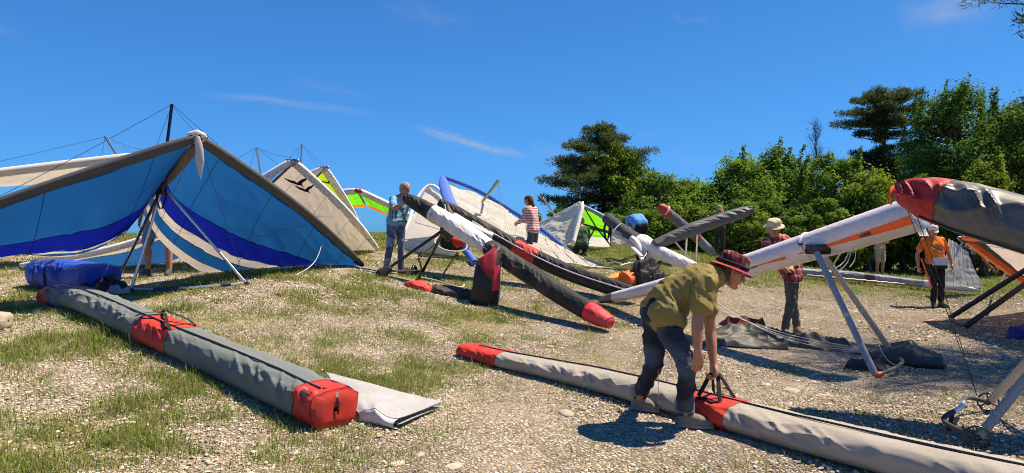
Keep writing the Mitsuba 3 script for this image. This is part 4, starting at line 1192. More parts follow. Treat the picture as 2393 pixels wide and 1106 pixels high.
put(k + '__strut', bar(A(1514, 588, 14.6), A(1492, 622, 14.2), .018, 8), 'mat_metal', V(.1, .1, .1))
put(k + '__dangling_strap', tube(spl([A(1420, 515, 15.5), A(1412, 540, 15.4), A(1418, 562, 15.4), A(1424, 530, 15.4)], 18), .035, 8, True, .5), 'mat_cloth', V(.02, .025, .06))
put(k + '__cord', tube(spl([A(1452, 522, 15.1), A(1432, 545, 15.0), A(1428, 560, 15.0)], 14), .012, 5), 'mat_gloss', V(.6, .6, .6))


def packed(key, label, pts, w, zones, cat='hang glider', seed=1, wr=.08, e=.95, group=None, mat='mat_nylon', hh=None, fold=.03):
    k = thing(key, label, cat, group)
    path = spl([V(*p) for p in pts], 120)
    bag(k, path, w, hh or w, zones, wr=wr, seed=seed, e=e, mat=mat, fold=fold)
    return k, path


# dark grey bag raised diagonally, and the red tipped one behind it
w = knots([(0, .22), (.4, .30), (.9, .26), (1, .16)])
k, _ = packed('packed_glider', 'dark grey bagged glider slanting up to the right in front of the wood', [A(1530, 572, 14.6), A(1640, 528, 14.8), A(1758, 490, 15.0)], w, [(0, .96, 'cover', V(.075, .085, .095)), (.96, 1, 'bag_end', V(.06, .07, .08))], seed=81, wr=.10)
for a_, b_ in (((1606, 552), (1598, 612)), ((1630, 545), (1625, 605))):
    p = A(*b_, 15.0)
    put(k + '__leg', bar(A(*a_, 14.8), on(p[0], p[1], .01), .022, 8), 'mat_metal', V(.7, .7, .7))
p = A(1595, 570, 15.2)
put(k + '__strut', bar(A(1578, 566, 15.0), on(*A(1650, 600, 15.4)[:2], .03), .018, 8), 'mat_metal', V(.65, .65, .65))
w = knots([(0, .14), (.06, .25), (.5, .27), (.9, .2), (1, .13)])
k, path = packed('packed_glider', 'blue grey bagged glider with a red tip raised against the green wood', [A(1540, 482, 17.0), A(1605, 535, 17.4), A(1668, 594, 18.0)], w,
                 [(0, .15, 'red_end', V(.36, .04, .03)), (.15, .62, 'cover', V(.10, .115, .14)), (.62, .66, 'middle_band', V(.42, .05, .04)), (.66, 1, 'cover', V(.17, .20, .25))], seed=83, wr=.14)
put(k + '__strap', strip(along(path, w, w, np.full(14, .09), np.linspace(2.1, -.9, 14), .02), .05, V(0, -1, 0)), 'mat_cloth', V(.55, .45, .35))

# --- black bagged glider with a red band and white zip
w = knots([(0, .20), (.08, .27), (.5, .30), (.9, .27), (1, .22)])
end = on(*G(1484, 712)[:2], .17)
k, path = packed('packed_glider', 'black bagged glider with a red band and a pale zip, sloping down to the grass', [A(1030, 476, 13.6), A(1130, 535, 13.1), A(1300, 625, 12.2), end], w,
                 [(0, .42, 'cover', BLACK * .85), (.42, .535, 'middle_band', RED * 1.05), (.535, 1, 'cover', BLACK * .85)], seed=91, wr=.07, e=.8)
tt = np.linspace(.2, 1, 60)
put(k + '__zip', tube(along(path, w, w, tt, np.full(60, .32), .017), .012, 6), 'mat_gloss', V(.60, .58, .64))
put(k + '__sail_bundle', tube(spl([A(1030, 492, 13.4), A(1080, 520, 13.0), A(1148, 552, 12.7)], 24), np.interp(np.linspace(0, 1, 24), [0, .3, 1], [.06, .13, .08]), 12, True, .8), 'mat_cloth', WHITE * .92, var=.16, freq=9)
q = spl([A(1046, 478, 13.2), A(1052, 500, 13.1), A(1075, 520, 13.0), A(1110, 545, 12.9)], 24)
put(k + '__flap', tube(q, np.interp(np.linspace(0, 1, 24), [0, .3, 1], [.03, .10, .06]), 10, True, .5), 'mat_nylon', BLACK * 1.6)
put(k + '__flap_piping', tube(q + V(-.05, -.09, 0), .012, 5), 'mat_cloth', V(.6, .6, .6))
lw = on(*G(1064, 606)[:2], .07)
apx = A(1082, 555, 12.9)
put(k + '__upright', bar(apx, lw, .02, 8), 'mat_metal', V(.45, .38, .22))
lw2 = on(*G(982, 606)[:2], .07)
put(k + '__upright', bar(A(1030, 560, 13.3), lw2, .022, 8), 'mat_metal', V(.07, .07, .07))
put(k + '__base_bar', tube(spl([lw2, lw2 + (lw - lw2) * .5 + V(0, -.1, -.02), lw], 14), .017, 8), 'mat_metal', V(.08, .08, .08))


def wheel(key, c, ax, r, col=V(.02, .02, .02), spokes=5, tyre=.010):
    ax = unit(ax)
    a = unit(np.cross(ax, [0, 0, 1]))
    b = np.cross(ax, a)
    th = np.linspace(0, 2 * math.pi, 33)
    ring = c + r * (np.cos(th)[:, None] * a + np.sin(th)[:, None] * b)
    kw = put(key, tube(ring, tyre, 8, False), 'mat_gloss', col)
    put(kw + '__hub', bar(c - ax * .02, c + ax * .02, .02, 10), 'mat_gloss', col)
    for i in range(spokes):
        t = 2 * math.pi * i / spokes + .4
        put(kw + '__spoke', bar(c + .015 * (np.cos(t) * a + np.sin(t) * b), c + r * (np.cos(t) * a + np.sin(t) * b), .006, 6), 'mat_gloss', col)
    return kw


wheel(k + '__wheel', lw + V(.05, -.05, .02), V(1, -.2, 0), .10)
wheel(k + '__wheel', lw2 + V(0, -.05, .02), V(1, -.2, 0), .10)
# red and black harness hanging under it
k = thing('flight_harness', 'red and black flight harness hanging open under the packed black glider', 'harness')
c = A(1050, 570, 12.5)
rim = np.array([c + V(.30 * math.cos(t) + .04, -.12 + .12 * math.sin(t), .13 * math.sin(t) - .05 * math.cos(t)) for t in np.linspace(0, 2 * math.pi, 30)])
put(k + '__rim', tube(rim, .014, 6, False), 'mat_cloth', V(.6, .6, .58))
put(k + '__body', tube(spl([c + V(.02, -.06, -.02), c + V(.06, .1, .04), c + V(.1, .3, .1)], 14), [.06, .2, .22, .23, .23, .22, .22, .2, .18, .16, .14, .12, .1, .06], 16, True, .8), 'mat_cloth', BLACK)
put(k + '__red_panel', hull((c + V(.10, -.12, .07), .06), (c + V(.26, -.08, .03), .07), (c + V(.16, -.10, -.03), .05)), 'mat_cloth', RED)

# --- the black and white glider whose raised end the blue shirt man holds
k = thing('folded_glider', 'half unpacked glider with black cap, white rolled sail and black bag with a red end', 'hang glider')
end = on(*G(1425, 778)[:2], .13)
axis = spl([A(950, 463, 12.2), A(1068, 532, 11.6), A(1160, 590, 11.0), A(1300, 682, 10.0), end], 150)
w = knots([(0, .17), (.04, .24), (.14, .30), (.3, .31), (.42, .26), (.44, .29), (.6, .305), (.9, .28), (.96, .245), (1, .15)])
bag(k, axis, w, w, [(0, .135, 'black_cap', BLACK * .9), (.135, .43, 'rolled_sail', WHITE * .93), (.43, .915, 'cover', BLACK * .95), (.915, 1, 'red_end', V(.60, .03, .05))], wr=.12, seed=101, e=.95, fold=.035)
put(k + '__sail_cuff', tube(axis[22:30], np.linspace(.16, .15, 8), 20), 'mat_cloth', V(.5, .46, .38), var=.2, freq=15)
for i_ in range(3):
    q = spl([axis[32 + i_ * 10] + V(-.02, -.17, .05), axis[40 + i_ * 10] + V(0, -.185, -.03), axis[47 + i_ * 9] + V(.03, -.17, -.07)], 12)
    put(k + '__sail_fold', tube(q, .018, 6, True, .5), 'mat_cloth', WHITE * .9)
apx = A(1040, 535, 11.7)
fa, fb = on(*G(890, 648)[:2], .06), on(*G(988, 640)[:2], .05)
for c_, r_ in ((fa, .028), (fb, .030)):
    put(k + '__upright', bar(apx, c_, r_, 8), 'mat_gloss', BLACK)
put(k + '__foot_pad', hull((fa, .09), (fa + V(.14, 0, .08), .06), (fa + V(.04, -.05, -.03), .06)), 'mat_cloth', BLACK * 1.3)
put(k + '__base_bar', tube(spl([fa + V(0, 0, .03), (fa + fb) / 2 + V(0, -.05, .03), fb], 14), .018, 8), 'mat_gloss', V(.05, .05, .05))
wheel(k + '__wheel', on(*G(968, 644)[:2], .09), V(1, -.3, 0), .085, tyre=.03)
put(k + '__frame_top', hull((apx, .09), (apx + V(.04, 0, -.18), .05)), 'mat_gloss', BLACK)
# the turned back half of its bag, hanging from the tube to the ground
hang = thing('hanging_bag_half', 'black and red bag half draped from a packed glider down to the grass', 'bag')
ct, cb = A(1146, 584, 10.85), on(*G(1130, 712)[:2], .0)
rows_ = []
for t in np.linspace(0, 1, 34):
    c = ct + (cb - ct) * t + V(0, -.10 * math.sin(t * math.pi), 0)
    rx, ry = np.interp(t, [0, .06, .2, .5, 1], [.12, .19, .215, .23, .215]), np.interp(t, [0, .06, .2, .5, 1], [.06, .19, .18, .13, .10])
    a = np.linspace(0, 2 * math.pi, 40, endpoint=False)
    q = np.stack([np.cos(a) * 1.5, np.sin(a) * 1.5, 0 * a + t * 2.2], -1)
    kx = 1 + .18 * (meshkit.fbm(q, 2, 7) - .5) * 2
    skew = V(.0, 0, 0)
    rows_.append(np.stack([c[0] + rx * np.cos(a) * kx, c[1] + ry * np.sin(a) * kx, c[2] + 0 * a + .10 * (np.cos(a)) * (1 - t)], -1))
P = np.array(rows_)
put(hang + '__cover', (P.reshape(-1, 3), grid_faces(34, 40, True)[:, ::-1]), 'mat_nylon', BLACK * 1.2)
P2 = P + (P - P.mean(1, keepdims=True)) * V(.03, .03, 0)
sel = P2[0:22, 24:35]
rr_ = np.linspace(0, 1, 22)[:, None] * (5 + 1.6 * np.arange(11))[None]      # a wedge: short on the left, long on the right
ri_ = np.clip(rr_.astype(int), 0, 30)
sel = P2[ri_, 24 + np.arange(11)[None]] * (1 - (rr_ - ri_))[..., None] + P2[ri_ + 1, 24 + np.arange(11)[None]] * (rr_ - ri_)[..., None]
gf = grid_faces(*sel.shape[:2])[:, ::-1]
put(hang + '__red_panel', (sel.reshape(-1, 3), gf), 'mat_nylon', V(.33, .022, .028))
tri = P2[7:26, 33:40] + V(.004, -.004, 0)
tri = np.array([[row[0] * (1 - sst(0, 1, i / 18)) + row[-1] * sst(0, 1, i / 18) if j < 0 else row[j] for j in range(row.shape[0])] for i, row in enumerate(tri)])
put(hang + '__red_panel', (tri[4:].reshape(-1, 3), grid_faces(*tri[4:].shape[:2])[:, ::-1]), 'mat_nylon', V(.55, .03, .06))
put(hang + '__piping', tube(P2[8:, 39], .012, 6), 'mat_cloth', V(.62, .6, .58))
k = thing('emptied_bag', 'red and black bag lying flat on the grass below the wheeled black frame', 'bag')
crumple(k, spl([G(948, 664), G(975, 672), G(1010, 682)], 30), knots([(0, .12), (.4, .42), (1, .35)]), knots([(0, .03), (.5, .10), (1, .08)]), RED, 15, part='red_end', amp=.3, n=40)
crumple(k, spl([G(1008, 682), G(1060, 690), G(1112, 700)], 30), knots([(0, .35), (1, .4)]), knots([(0, .08), (1, .10)]), V(.03, .03, .032), 16, amp=.6, n=50)
put(k + '__piping', tube(spl([G(985, 662) + V(0, 0, .10), G(1030, 672) + V(0, 0, .10), G(1075, 682) + V(0, 0, .08), G(1085, 676) + V(0, 0, .08)], 20), .014, 5), 'mat_cloth', V(.45, .43, .38))

# --- white folded wing on its frame across the right half
k = thing('folded_glider', 'long white folded wing with an orange underside, raised on a grey two legged frame', 'hang glider')
nose_ = A(2150, 497, 7.0)
tail = A(1405, 722, 11.0)
tail[2] = max(tail[2], float(gz(tail[0], tail[1])) + .07)
axis = spl([tail, tail + (nose_ - tail) * .5 + V(0, 0, -.07), nose_], 150)
w = knots([(0, .12), (.06, .23), (.3, .34), (.7, .40), (.97, .43), (1, .40)])
h = knots([(0, .09), (.06, .17), (.3, .25), (.55, .28), (.75, .34), (.97, .38), (1, .35)])
PINKW = V(.62, .585, .585)
bag(k, axis, w, h, [(0, .07, 'tail_cap', V(.10, .10, .10)), (.07, 1, 'cover', PINKW)], wr=.018, seed=111, e=.95, mat='mat_gloss', fold=.003)


def wrap(t0, t1, a0, a1, lift, taper=0):
    tt = np.linspace(t0, t1, 40)
    P = np.array([along(axis, w, h, tt, np.linspace(a0 + taper * (1 - i / 39.), a1, 40)[i] + 0 * tt if False else np.interp(tt, [t0, t1], [a0 + (a1 - a0) * (i / 11.) * (1 - taper) + taper * (a1 - a0) * .5, a0 + (a1 - a0) * (i / 11.)]), lift, .95) for i in range(12)])
    return P.reshape(-1, 3), grid_faces(12, 40)


ORANGE = V(.80, .10, .015)
kp = put(k + '__orange_panel', wrap(.735, .995, -.16, -.66, .008, .9), 'mat_gloss', ORANGE)
put(kp + '__black_mark', wrap(.885, .910, -.30, -.56, .012, .5), 'mat_gloss', V(.03, .03, .03))
put(k + '__orange_panel', wrap(.60, .70, -.30, -.52, .008, .95), 'mat_gloss', ORANGE)
put(k + '__orange_panel', wrap(.10, .26, -.7, -.9, .008, .5), 'mat_gloss', ORANGE * V(.9, 2.5, 6))
q = along(axis, w, h, np.linspace(.3, .62, 30), np.full(30, -.48), .010, .95)
put(k + '__seam', tube(q, .005, 4), 'mat_cloth', V(.05, .04, .04))
for t_ in (.47, .75):
    kb = put(k + '__tie_band', strip(along(axis, w, h, np.full(26, t_), np.linspace(2.9, -1.3, 26), .006, .95), .03, V(0, 0, 1), .004), 'mat_gloss', V(.66, .63, .66))
    put(kb + '__buckle', box(along(axis, w, h, [t_], .14, .014, .95)[0], .05, .02, .03), 'mat_gloss', V(.08, .08, .08))
fa, fb = on(*G(2046, 884)[:2], .03), on(*G(2098, 850)[:2], .03)
ap1, ap2 = A(1908, 590, 7.62), A(1922, 592, 7.85)
for a_, b_, col in ((ap1, fa, V(.20, .24, .30)), (ap2, fb, V(.40, .35, .27))):
    ku = put(k + '__upright', bar(a_, b_, .034, 12, .55, V(.3, 1, 0)), 'mat_gloss', col)
    put(ku + '__sleeve', bar(a_ + (b_ - a_) * .52, a_ + (b_ - a_) * .55, .037, 12, .6, V(.3, 1, 0)), 'mat_gloss', V(.4, .4, .38))
    put(ku + '__red_foot', hull((b_ + V(.02, 0, .0), .035), (b_ + V(.05, 0, .01), .03)), 'mat_gloss', V(.65, .07, .03))
put(k + '__frame_top', box((ap1 + ap2) / 2 + V(-.02, 0, .04), .20, .22, .11), 'mat_gloss', V(.03, .03, .03))
put(k + '__base_bar', tube(spl([fa, fa + V(.14, .04, .03), fb + V(-.05, -.1, .03), fb], 16), .02, 8), 'mat_cloth', V(.12, .12, .12))
for i_ in range(3):
    s0 = along(axis, w, h, [.34 + .03 * i_], -1.2, .0, .95)[0]
    put(k + '__wire', tube(spl([s0, (s0 + fb) / 2 + V(0, 0, -.12 - .06 * i_), fb + V(-.02, 0, .1)], 14), .004, 4), 'mat_gloss', V(.55, .55, .53))

# --- grey bagged glider with a red nose, right front, on a wheeled frame
k = thing('packed_glider', 'dark grey bagged glider with a red nose, raised on a wheeled frame', 'hang glider')
nose_ = A(2096, 444, 5.75)
dirn = unit(V(.56, -.66, -.335))
axis = spl([nose_, nose_ + dirn * 1.2 + V(0, 0, .03), nose_ + dirn * 4.6], 150)
w = knots([(0, .14), (.012, .24), (.05, .37), (.11, .45), (.5, .48), (.9, .4), (1, .3)])
h = knots([(0, .12), (.012, .21), (.05, .34), (.12, .42), (.5, .44), (.9, .36), (1, .25)])
bag(k, axis, w, h, [(0, .084, 'red_end', RED * V(.75, .75, 1.2)), (.084, .72, 'cover', V(.062, .075, .083), 'mat_ripstop'), (.72, 1, 'cover', V(.062, .075, .083), 'mat_ripstop')], wr=.15, seed=121, e=.95, fold=.085, res=400)
put(k + '__orange_ribbon', strip(spl([A(2090, 436, 5.66), A(2081, 447, 5.6), A(2079, 462, 5.6), A(2082, 478, 5.6)], 12), .028, V(.3, -1, 0), .003), 'mat_cloth', V(.75, .13, .03))
q = along(axis, w, h, np.linspace(.06, .6, 40), np.full(40, -.95), .008, .95)
put(k + '__zip', tube(q, .010, 6), 'mat_gloss', BLACK)
fa, fb = on(*G(2288, 1046)[:2], .07), on(*G(2312, 962)[:2], .07)
ap_ = nose_ + dirn * 1.45 - V(0, 0, .18)
for c_, col in ((fa, V(.26, .25, .24)), (fb, V(.42, .37, .29))):
    put(k + '__upright', bar(ap_, c_, .034, 12, .6, V(.3, 1, 0)), 'mat_gloss', col)
    kw = wheel(k + '__wheel', c_ + V(-.01, 0, .0), unit(V(.5, .85, 0)), .072, spokes=3, tyre=.0075)
bb = spl([fb, fb + V(-.17, -.05, .045), (fa + fb) / 2 + V(-.19, -.0, .07), fa + V(-.12, .12, .045), fa], 30)
kb = put(k + '__base_bar', tube(bb, .017, 10), 'mat_cloth', V(.06, .06, .065))
put(kb + '__bare_tube', tube(bb[11:19], .0185, 10), 'mat_metal', V(.75, .77, .80))
put(k + '__skid', bar(bb[18], on(bb[18][0] - .05, bb[18][1] - .02, .01), .014, 8), 'mat_cloth', V(.05, .045, .04))
for dx in (0, 18):
    s0 = A(2112 + dx, 470, 5.70 - .004 * dx)
    put(k + '__wire', tube(spl([s0, (s0 + fb) / 2 + V(-.02, 0, -.02), fb + V(-.1, 0, .05)], 10), .0035, 4), 'mat_gloss', V(.02, .02, .02))

# --- orange edged glider behind it, black frame legs
N9 = A(2252, 556, 12.0)
k = thing('hang_glider', 'orange edged hang glider with black legs, half hidden by the red nosed bag', 'hang glider')
g9 = glider(k, N9, V(10.9, 13.3, float(gz(10.9, 13.3)) + .04), V(7.3, 7.6, 1.35), [(0, .10, 'sail_panel', V(.02, .02, .02)), (.10, .5, 'sail_panel', V(.42, .37, .33)), (.5, .62, 'sail_panel', V(.06, .05, .05)), (.62, 1, 'sail_panel', V(.45, .40, .36))],
            V(.85, .15, .02), root=2.4, tip=.5, sag=.25, le_r=.085, seed=131, keel_dir=V(.78, -.52, -.10), keel_len=3.4, battens=3, wires=False, le_mat='mat_gloss', bend=.05)
ap_ = A(2480, 578, 11.3)
for (a_, b_) in (((2218, 748), .0), ((2256, 768), -.3)):
    c_ = G(*a_)
    put(k + '__upright', bar(ap_ + V(0, b_, 0), on(c_[0], c_[1], .03), .045, 10, .6, V(.3, 1, 0)), 'mat_gloss', BLACK)
put(k + '__base_bar', bar(on(*G(2218, 748)[:2], .04), on(*G(2256, 768)[:2], .04), .022, 8), 'mat_gloss', V(.05, .05, .05))
put(k + '__strut', bar(A(2368, 605, 12.6), on(*G(2318, 700)[:2], .03), .022, 8), 'mat_metal', V(.5, .5, .5))
# --- silvery packed glider lying on the grass
w = knots([(0, .2), (.3, .24), (.9, .14), (1, .06)])
p = spl([G(1866, 650), G(2060, 668), G(2292, 690)], 120)
p[:, 2] = gz(p[:, 0], p[:, 1]) + .5 * w(np.linspace(0, 1, 120)) + .06
k = thing('packed_glider', 'long slim silver grey packed glider lying on the grass behind the white wing', 'hang glider')
bag(k, p, w, w, [(0, .38, 'cover', V(.17, .20, .25)), (.38, .44, 'dark_band', V(.04, .045, .06)), (.44, .72, 'cover', V(.22, .26, .32)), (.72, 1, 'pale_end', V(.50, .53, .56))], wr=.06, seed=141)
put(k + '__rail', bar(p[4] + V(0, -.15, -.06), p[70] + V(0, -.18, -.06), .018, 6), 'mat_metal', V(.6, .5, .45))
# glider parts standing behind: cables and a tilted strut under the white wing
k = thing('rigging_strut', 'pale strut with loose cables standing on the grass behind the white wing', 'strut')
put(k + '__strut', bar(on(*G(1938, 634)[:2], .0), A(1972, 578, 17.8), .03, 8), 'mat_metal', V(.6, .6, .6))
for a_ in ((1985, 578, 1950, 628), (1998, 572, 1985, 625), (1990, 576, 1958, 636)):
    put(k + '__cable', tube(spl([A(a_[0], a_[1], 17.6), A((a_[0] + a_[2]) / 2 + 6, (a_[1] + a_[3]) / 2 + 8, 17.5), A(a_[2], a_[3], 17.4)], 10), .012, 4), 'mat_gloss', V(.5, .5, .48))
# --- clear film sail
k = thing('film_sail', 'translucent grey mylar sail panel standing beside the orange shirt man', 'sail')
_, P = sheet(k + '__film', [A(2222, 556, 15.6), A(2198, 668, 15.0), A(2300, 672, 15.2), A(2262, 590, 15.6)], 'mat_film', V(.55, .57, .58), 26, 26, .05, (5, 3), 151)
for i in range(0, 26, 4):
    put(k + '__thread', tube(P[i] + V(0, -.012, 0), .006, 4), 'mat_gloss', V(.55, .56, .57))
put(k + '__spar', bar(A(2262, 540, 15.4), A(2232, 600, 15.3), .02, 8), 'mat_metal', V(.5, .52, .54))
k = thing('white_panel', 'white cloth panel standing behind the white capped man', 'cloth')
sheet(k + '__cloth', [A(2138, 524, 15.6), A(2150, 552, 15.5), A(2172, 552, 15.5), A(2160, 526, 15.6)], 'mat_cloth', WHITE, 10, 10, .02, (3, 2), 153)

# --- loose things on the grass in the middle
k = thing('harness_pack', 'orange and black harness pack lying on the grass behind the stooping man', 'harness')
p = spl([G(1458, 664), G(1482, 664)], 30) + V(0, .05, 0)
crumple(k, p, knots([(0, .34), (1, .36)]), knots([(0, .20), (1, .24)]), V(.62, .12, .015), 41, part='orange_end', amp=.25, n=36)
p = spl([G(1482, 666), G(1512, 668), G(1545, 668)], 30) + V(0, .05, 0)
crumple(k, p, knots([(0, .36), (1, .3)]), knots([(0, .28), (.6, .36), (1, .24)]), V(.016, .017, .022), 43, part='black_body', amp=.6, n=44, fr=4)
put(k + '__label', box(G(1503, 664) + V(0, -.17, .16), .09, .02, .11), 'mat_cloth', V(.6, .6, .6))
crumple(k, spl([G(1530, 668), G(1545, 668), G(1562, 670)], 20) + V(0, .0, 0), knots([(0, .2), (1, .2)]), knots([(0, .2), (1, .1)]), V(.02, .035, .16), 45, part='blue_strap', amp=.7, n=26, fr=6)
k = thing('stuff_sack', 'small yellow orange sack lying on the grass left of the orange harness pack', 'sack')
crumple(k, spl([G(1416, 656), G(1434, 656), G(1450, 655)], 20), knots([(0, .1), (.6, .22), (1, .14)]), knots([(0, .05), (.7, .13), (1, .10)]), V(.68, .28, .02), 47, amp=.3, n=30)
k = thing('cable_heap', 'loose cables and battens heaped on the grass behind the orange pack', 'cables')
_r = np.random.default_rng(5)
for i in range(9):
    a = G(1420 + _r.uniform(0, 60), 604 + _r.uniform(0, 22))
    b = a + V(_r.uniform(-.9, .9), _r.uniform(-.3, .3), 0)
    put(k + '__cable', tube(spl([a + V(0, 0, .03), (a + b) / 2 + V(0, .1, .10), on(b[0], b[1], .03)], 12), .014, 5), 'mat_gloss', V(.05, .05, .05) if i % 3 else V(.55, .53, .48))
k = thing('tent_peg_bag', 'small blue bag lying beside the white legs of the half packed glider', 'bag')
crumple(k, spl([G(1478, 622), G(1490, 622), G(1500, 623)], 20), knots([(0, .2), (1, .2)]), knots([(0, .10), (1, .10)]), V(.02, .07, .36), 49, amp=.3, n=26)
k = thing('batten_roll', 'black rolled batten bag lying on the grass left of the stooping man', 'bag')
crumple(k, spl([G(1540, 622), G(1556, 622), G(1572, 624)], 20), knots([(0, .18), (1, .18)]), knots([(0, .13), (1, .13)]), V(.02, .02, .022), 50, amp=.2, n=26)
k = thing('kit_bag', 'dark blue kit bag lying in the shade at the right edge', 'bag')
p = G(2362, 792)
crumple(k, spl([p, p + V(.3, .0, 0), p + V(.7, .05, 0)], 20), knots([(0, .3), (1, .3)]), knots([(0, .15), (.3, .20), (1, .2)]), V(.015, .02, .16), 52, amp=.2, n=30)
k = thing('kit_bag', 'small purple bag on the far grass at the left, under the blue sail', 'bag')
crumple(k, spl([A(64, 578, 17.0), A(82, 577, 17.0)], 20), knots([(0, .2), (1, .2)]), knots([(0, .20), (1, .20)]), V(.26, .16, .50), 53, amp=.2, n=24)

# ------------------------------------------------------------------ people
SKIN = V(.36, .17, .10)


def basis(f, u):
    f = unit(f)
    r = unit(np.cross(f, u))
    return f, r, np.cross(r, f)


def head_balls(c, f, u):
    """skull, face, nose, ears as hulls around the head's centre; u up, f where the face looks"""
    f, r, u = basis(f, u)
    P = lambda a, b, d: c + f * a + r * b + u * d   # noqa: E731
    ms = [hull((P(-.018, 0, .025), .088), (P(.022, 0, .035), .076)),
          hull((P(.025, .032, -.005), .055), (P(.025, -.032, -.005), .055), (P(.058, 0, -.088), .026), (P(.030, .03, -.065), .034), (P(.030, -.03, -.065), .034)),
          hull((P(.085, .03, .022), .016), (P(.085, -.03, .022), .016)),                       # brow
          hull((P(.092, 0, .010), .010), (P(.112, 0, -.026), .013), (P(.090, .012, -.030), .012), (P(.090, -.012, -.030), .012)),   # nose
          hull((P(.078, .018, -.056), .011), (P(.078, -.018, -.056), .011), (P(.086, 0, -.053), .009)),                      # lips
          hull((P(.070, 0, -.094), .020), (P(.058, 0, -.085), .024))]                                                      # chin
    for s in (-1, 1):
        ms.append(hull((P(-.005, s * .080, .012), .012), (P(-.012, s * .094, .022), .010), (P(-.002, s * .088, -.028), .009)))
    return ms, P


def hand_balls(w, d, palm, side, curl=.9, k=1.0, thumb=1):
    """w wrist, d towards the knuckles, palm = the way the palm faces, side = the thumb's side; curl in radians"""
    d, palm = unit(d), unit(palm - d * (unit(d) @ palm))
    s = unit(side - d * (d @ side) - palm * (palm @ side))
    kn = w + d * .088 * k
    ms = [hull((w, .026 * k), (w + d * .03 * k + s * .018 * k, .019 * k), (kn + s * .030 * k, .0145 * k), (kn - s * .030 * k, .0125 * k), (w + d * .03 * k - s * .016 * k, .018 * k))]
    for i, ln in enumerate((.070, .080, .075, .058)):
        b = kn + s * (.032 - .0215 * i) * k
        ang = 0.25 + curl * .35
        pts = [b]
        for j, seg in enumerate((.46, .31, .25)):
            v = d * math.cos(ang) + palm * math.sin(ang)
            pts.append(pts[-1] + v * ln * seg * 1.15 * k)
            ang += curl * (.75 - .1 * j) + .05 * i
        for j in range(3):
            ms.append(hull((pts[j], (.0100 - .0008 * j) * k), (pts[j + 1], (.0092 - .0008 * j) * k), n=10))
    b0 = w + d * .025 * k + s * .024 * k
    b1 = b0 + (d * .55 + s * .70 + palm * .35) * .040 * k
    b2 = b1 + (d * .85 + s * .15 * thumb + palm * .5) * .034 * k
    ms += [hull((b0, .0155 * k), (b1, .0125 * k), n=10), hull((b1, .0120 * k), (b2, .0095 * k), n=10)]
    return ms


def cloth_fold(amp, seed, fr=(9, 9, 5), sharp=1.0):
    def f(v, n):
        q = v * V(*fr)
        q = q + .8 * (meshkit.fbm(v * 4, 2, seed + 1)[:, None] - .5)
        return amp * (sharp * (crease(q, seed, 2.5) * 1.3 - .5) + .7 * (crease(q * V(1.7, 1.7, 2.3) + 3, seed + 4, 2.5) - .3) + (meshkit.fbm(v * 7, 2, seed + 2) - .5))
    return f


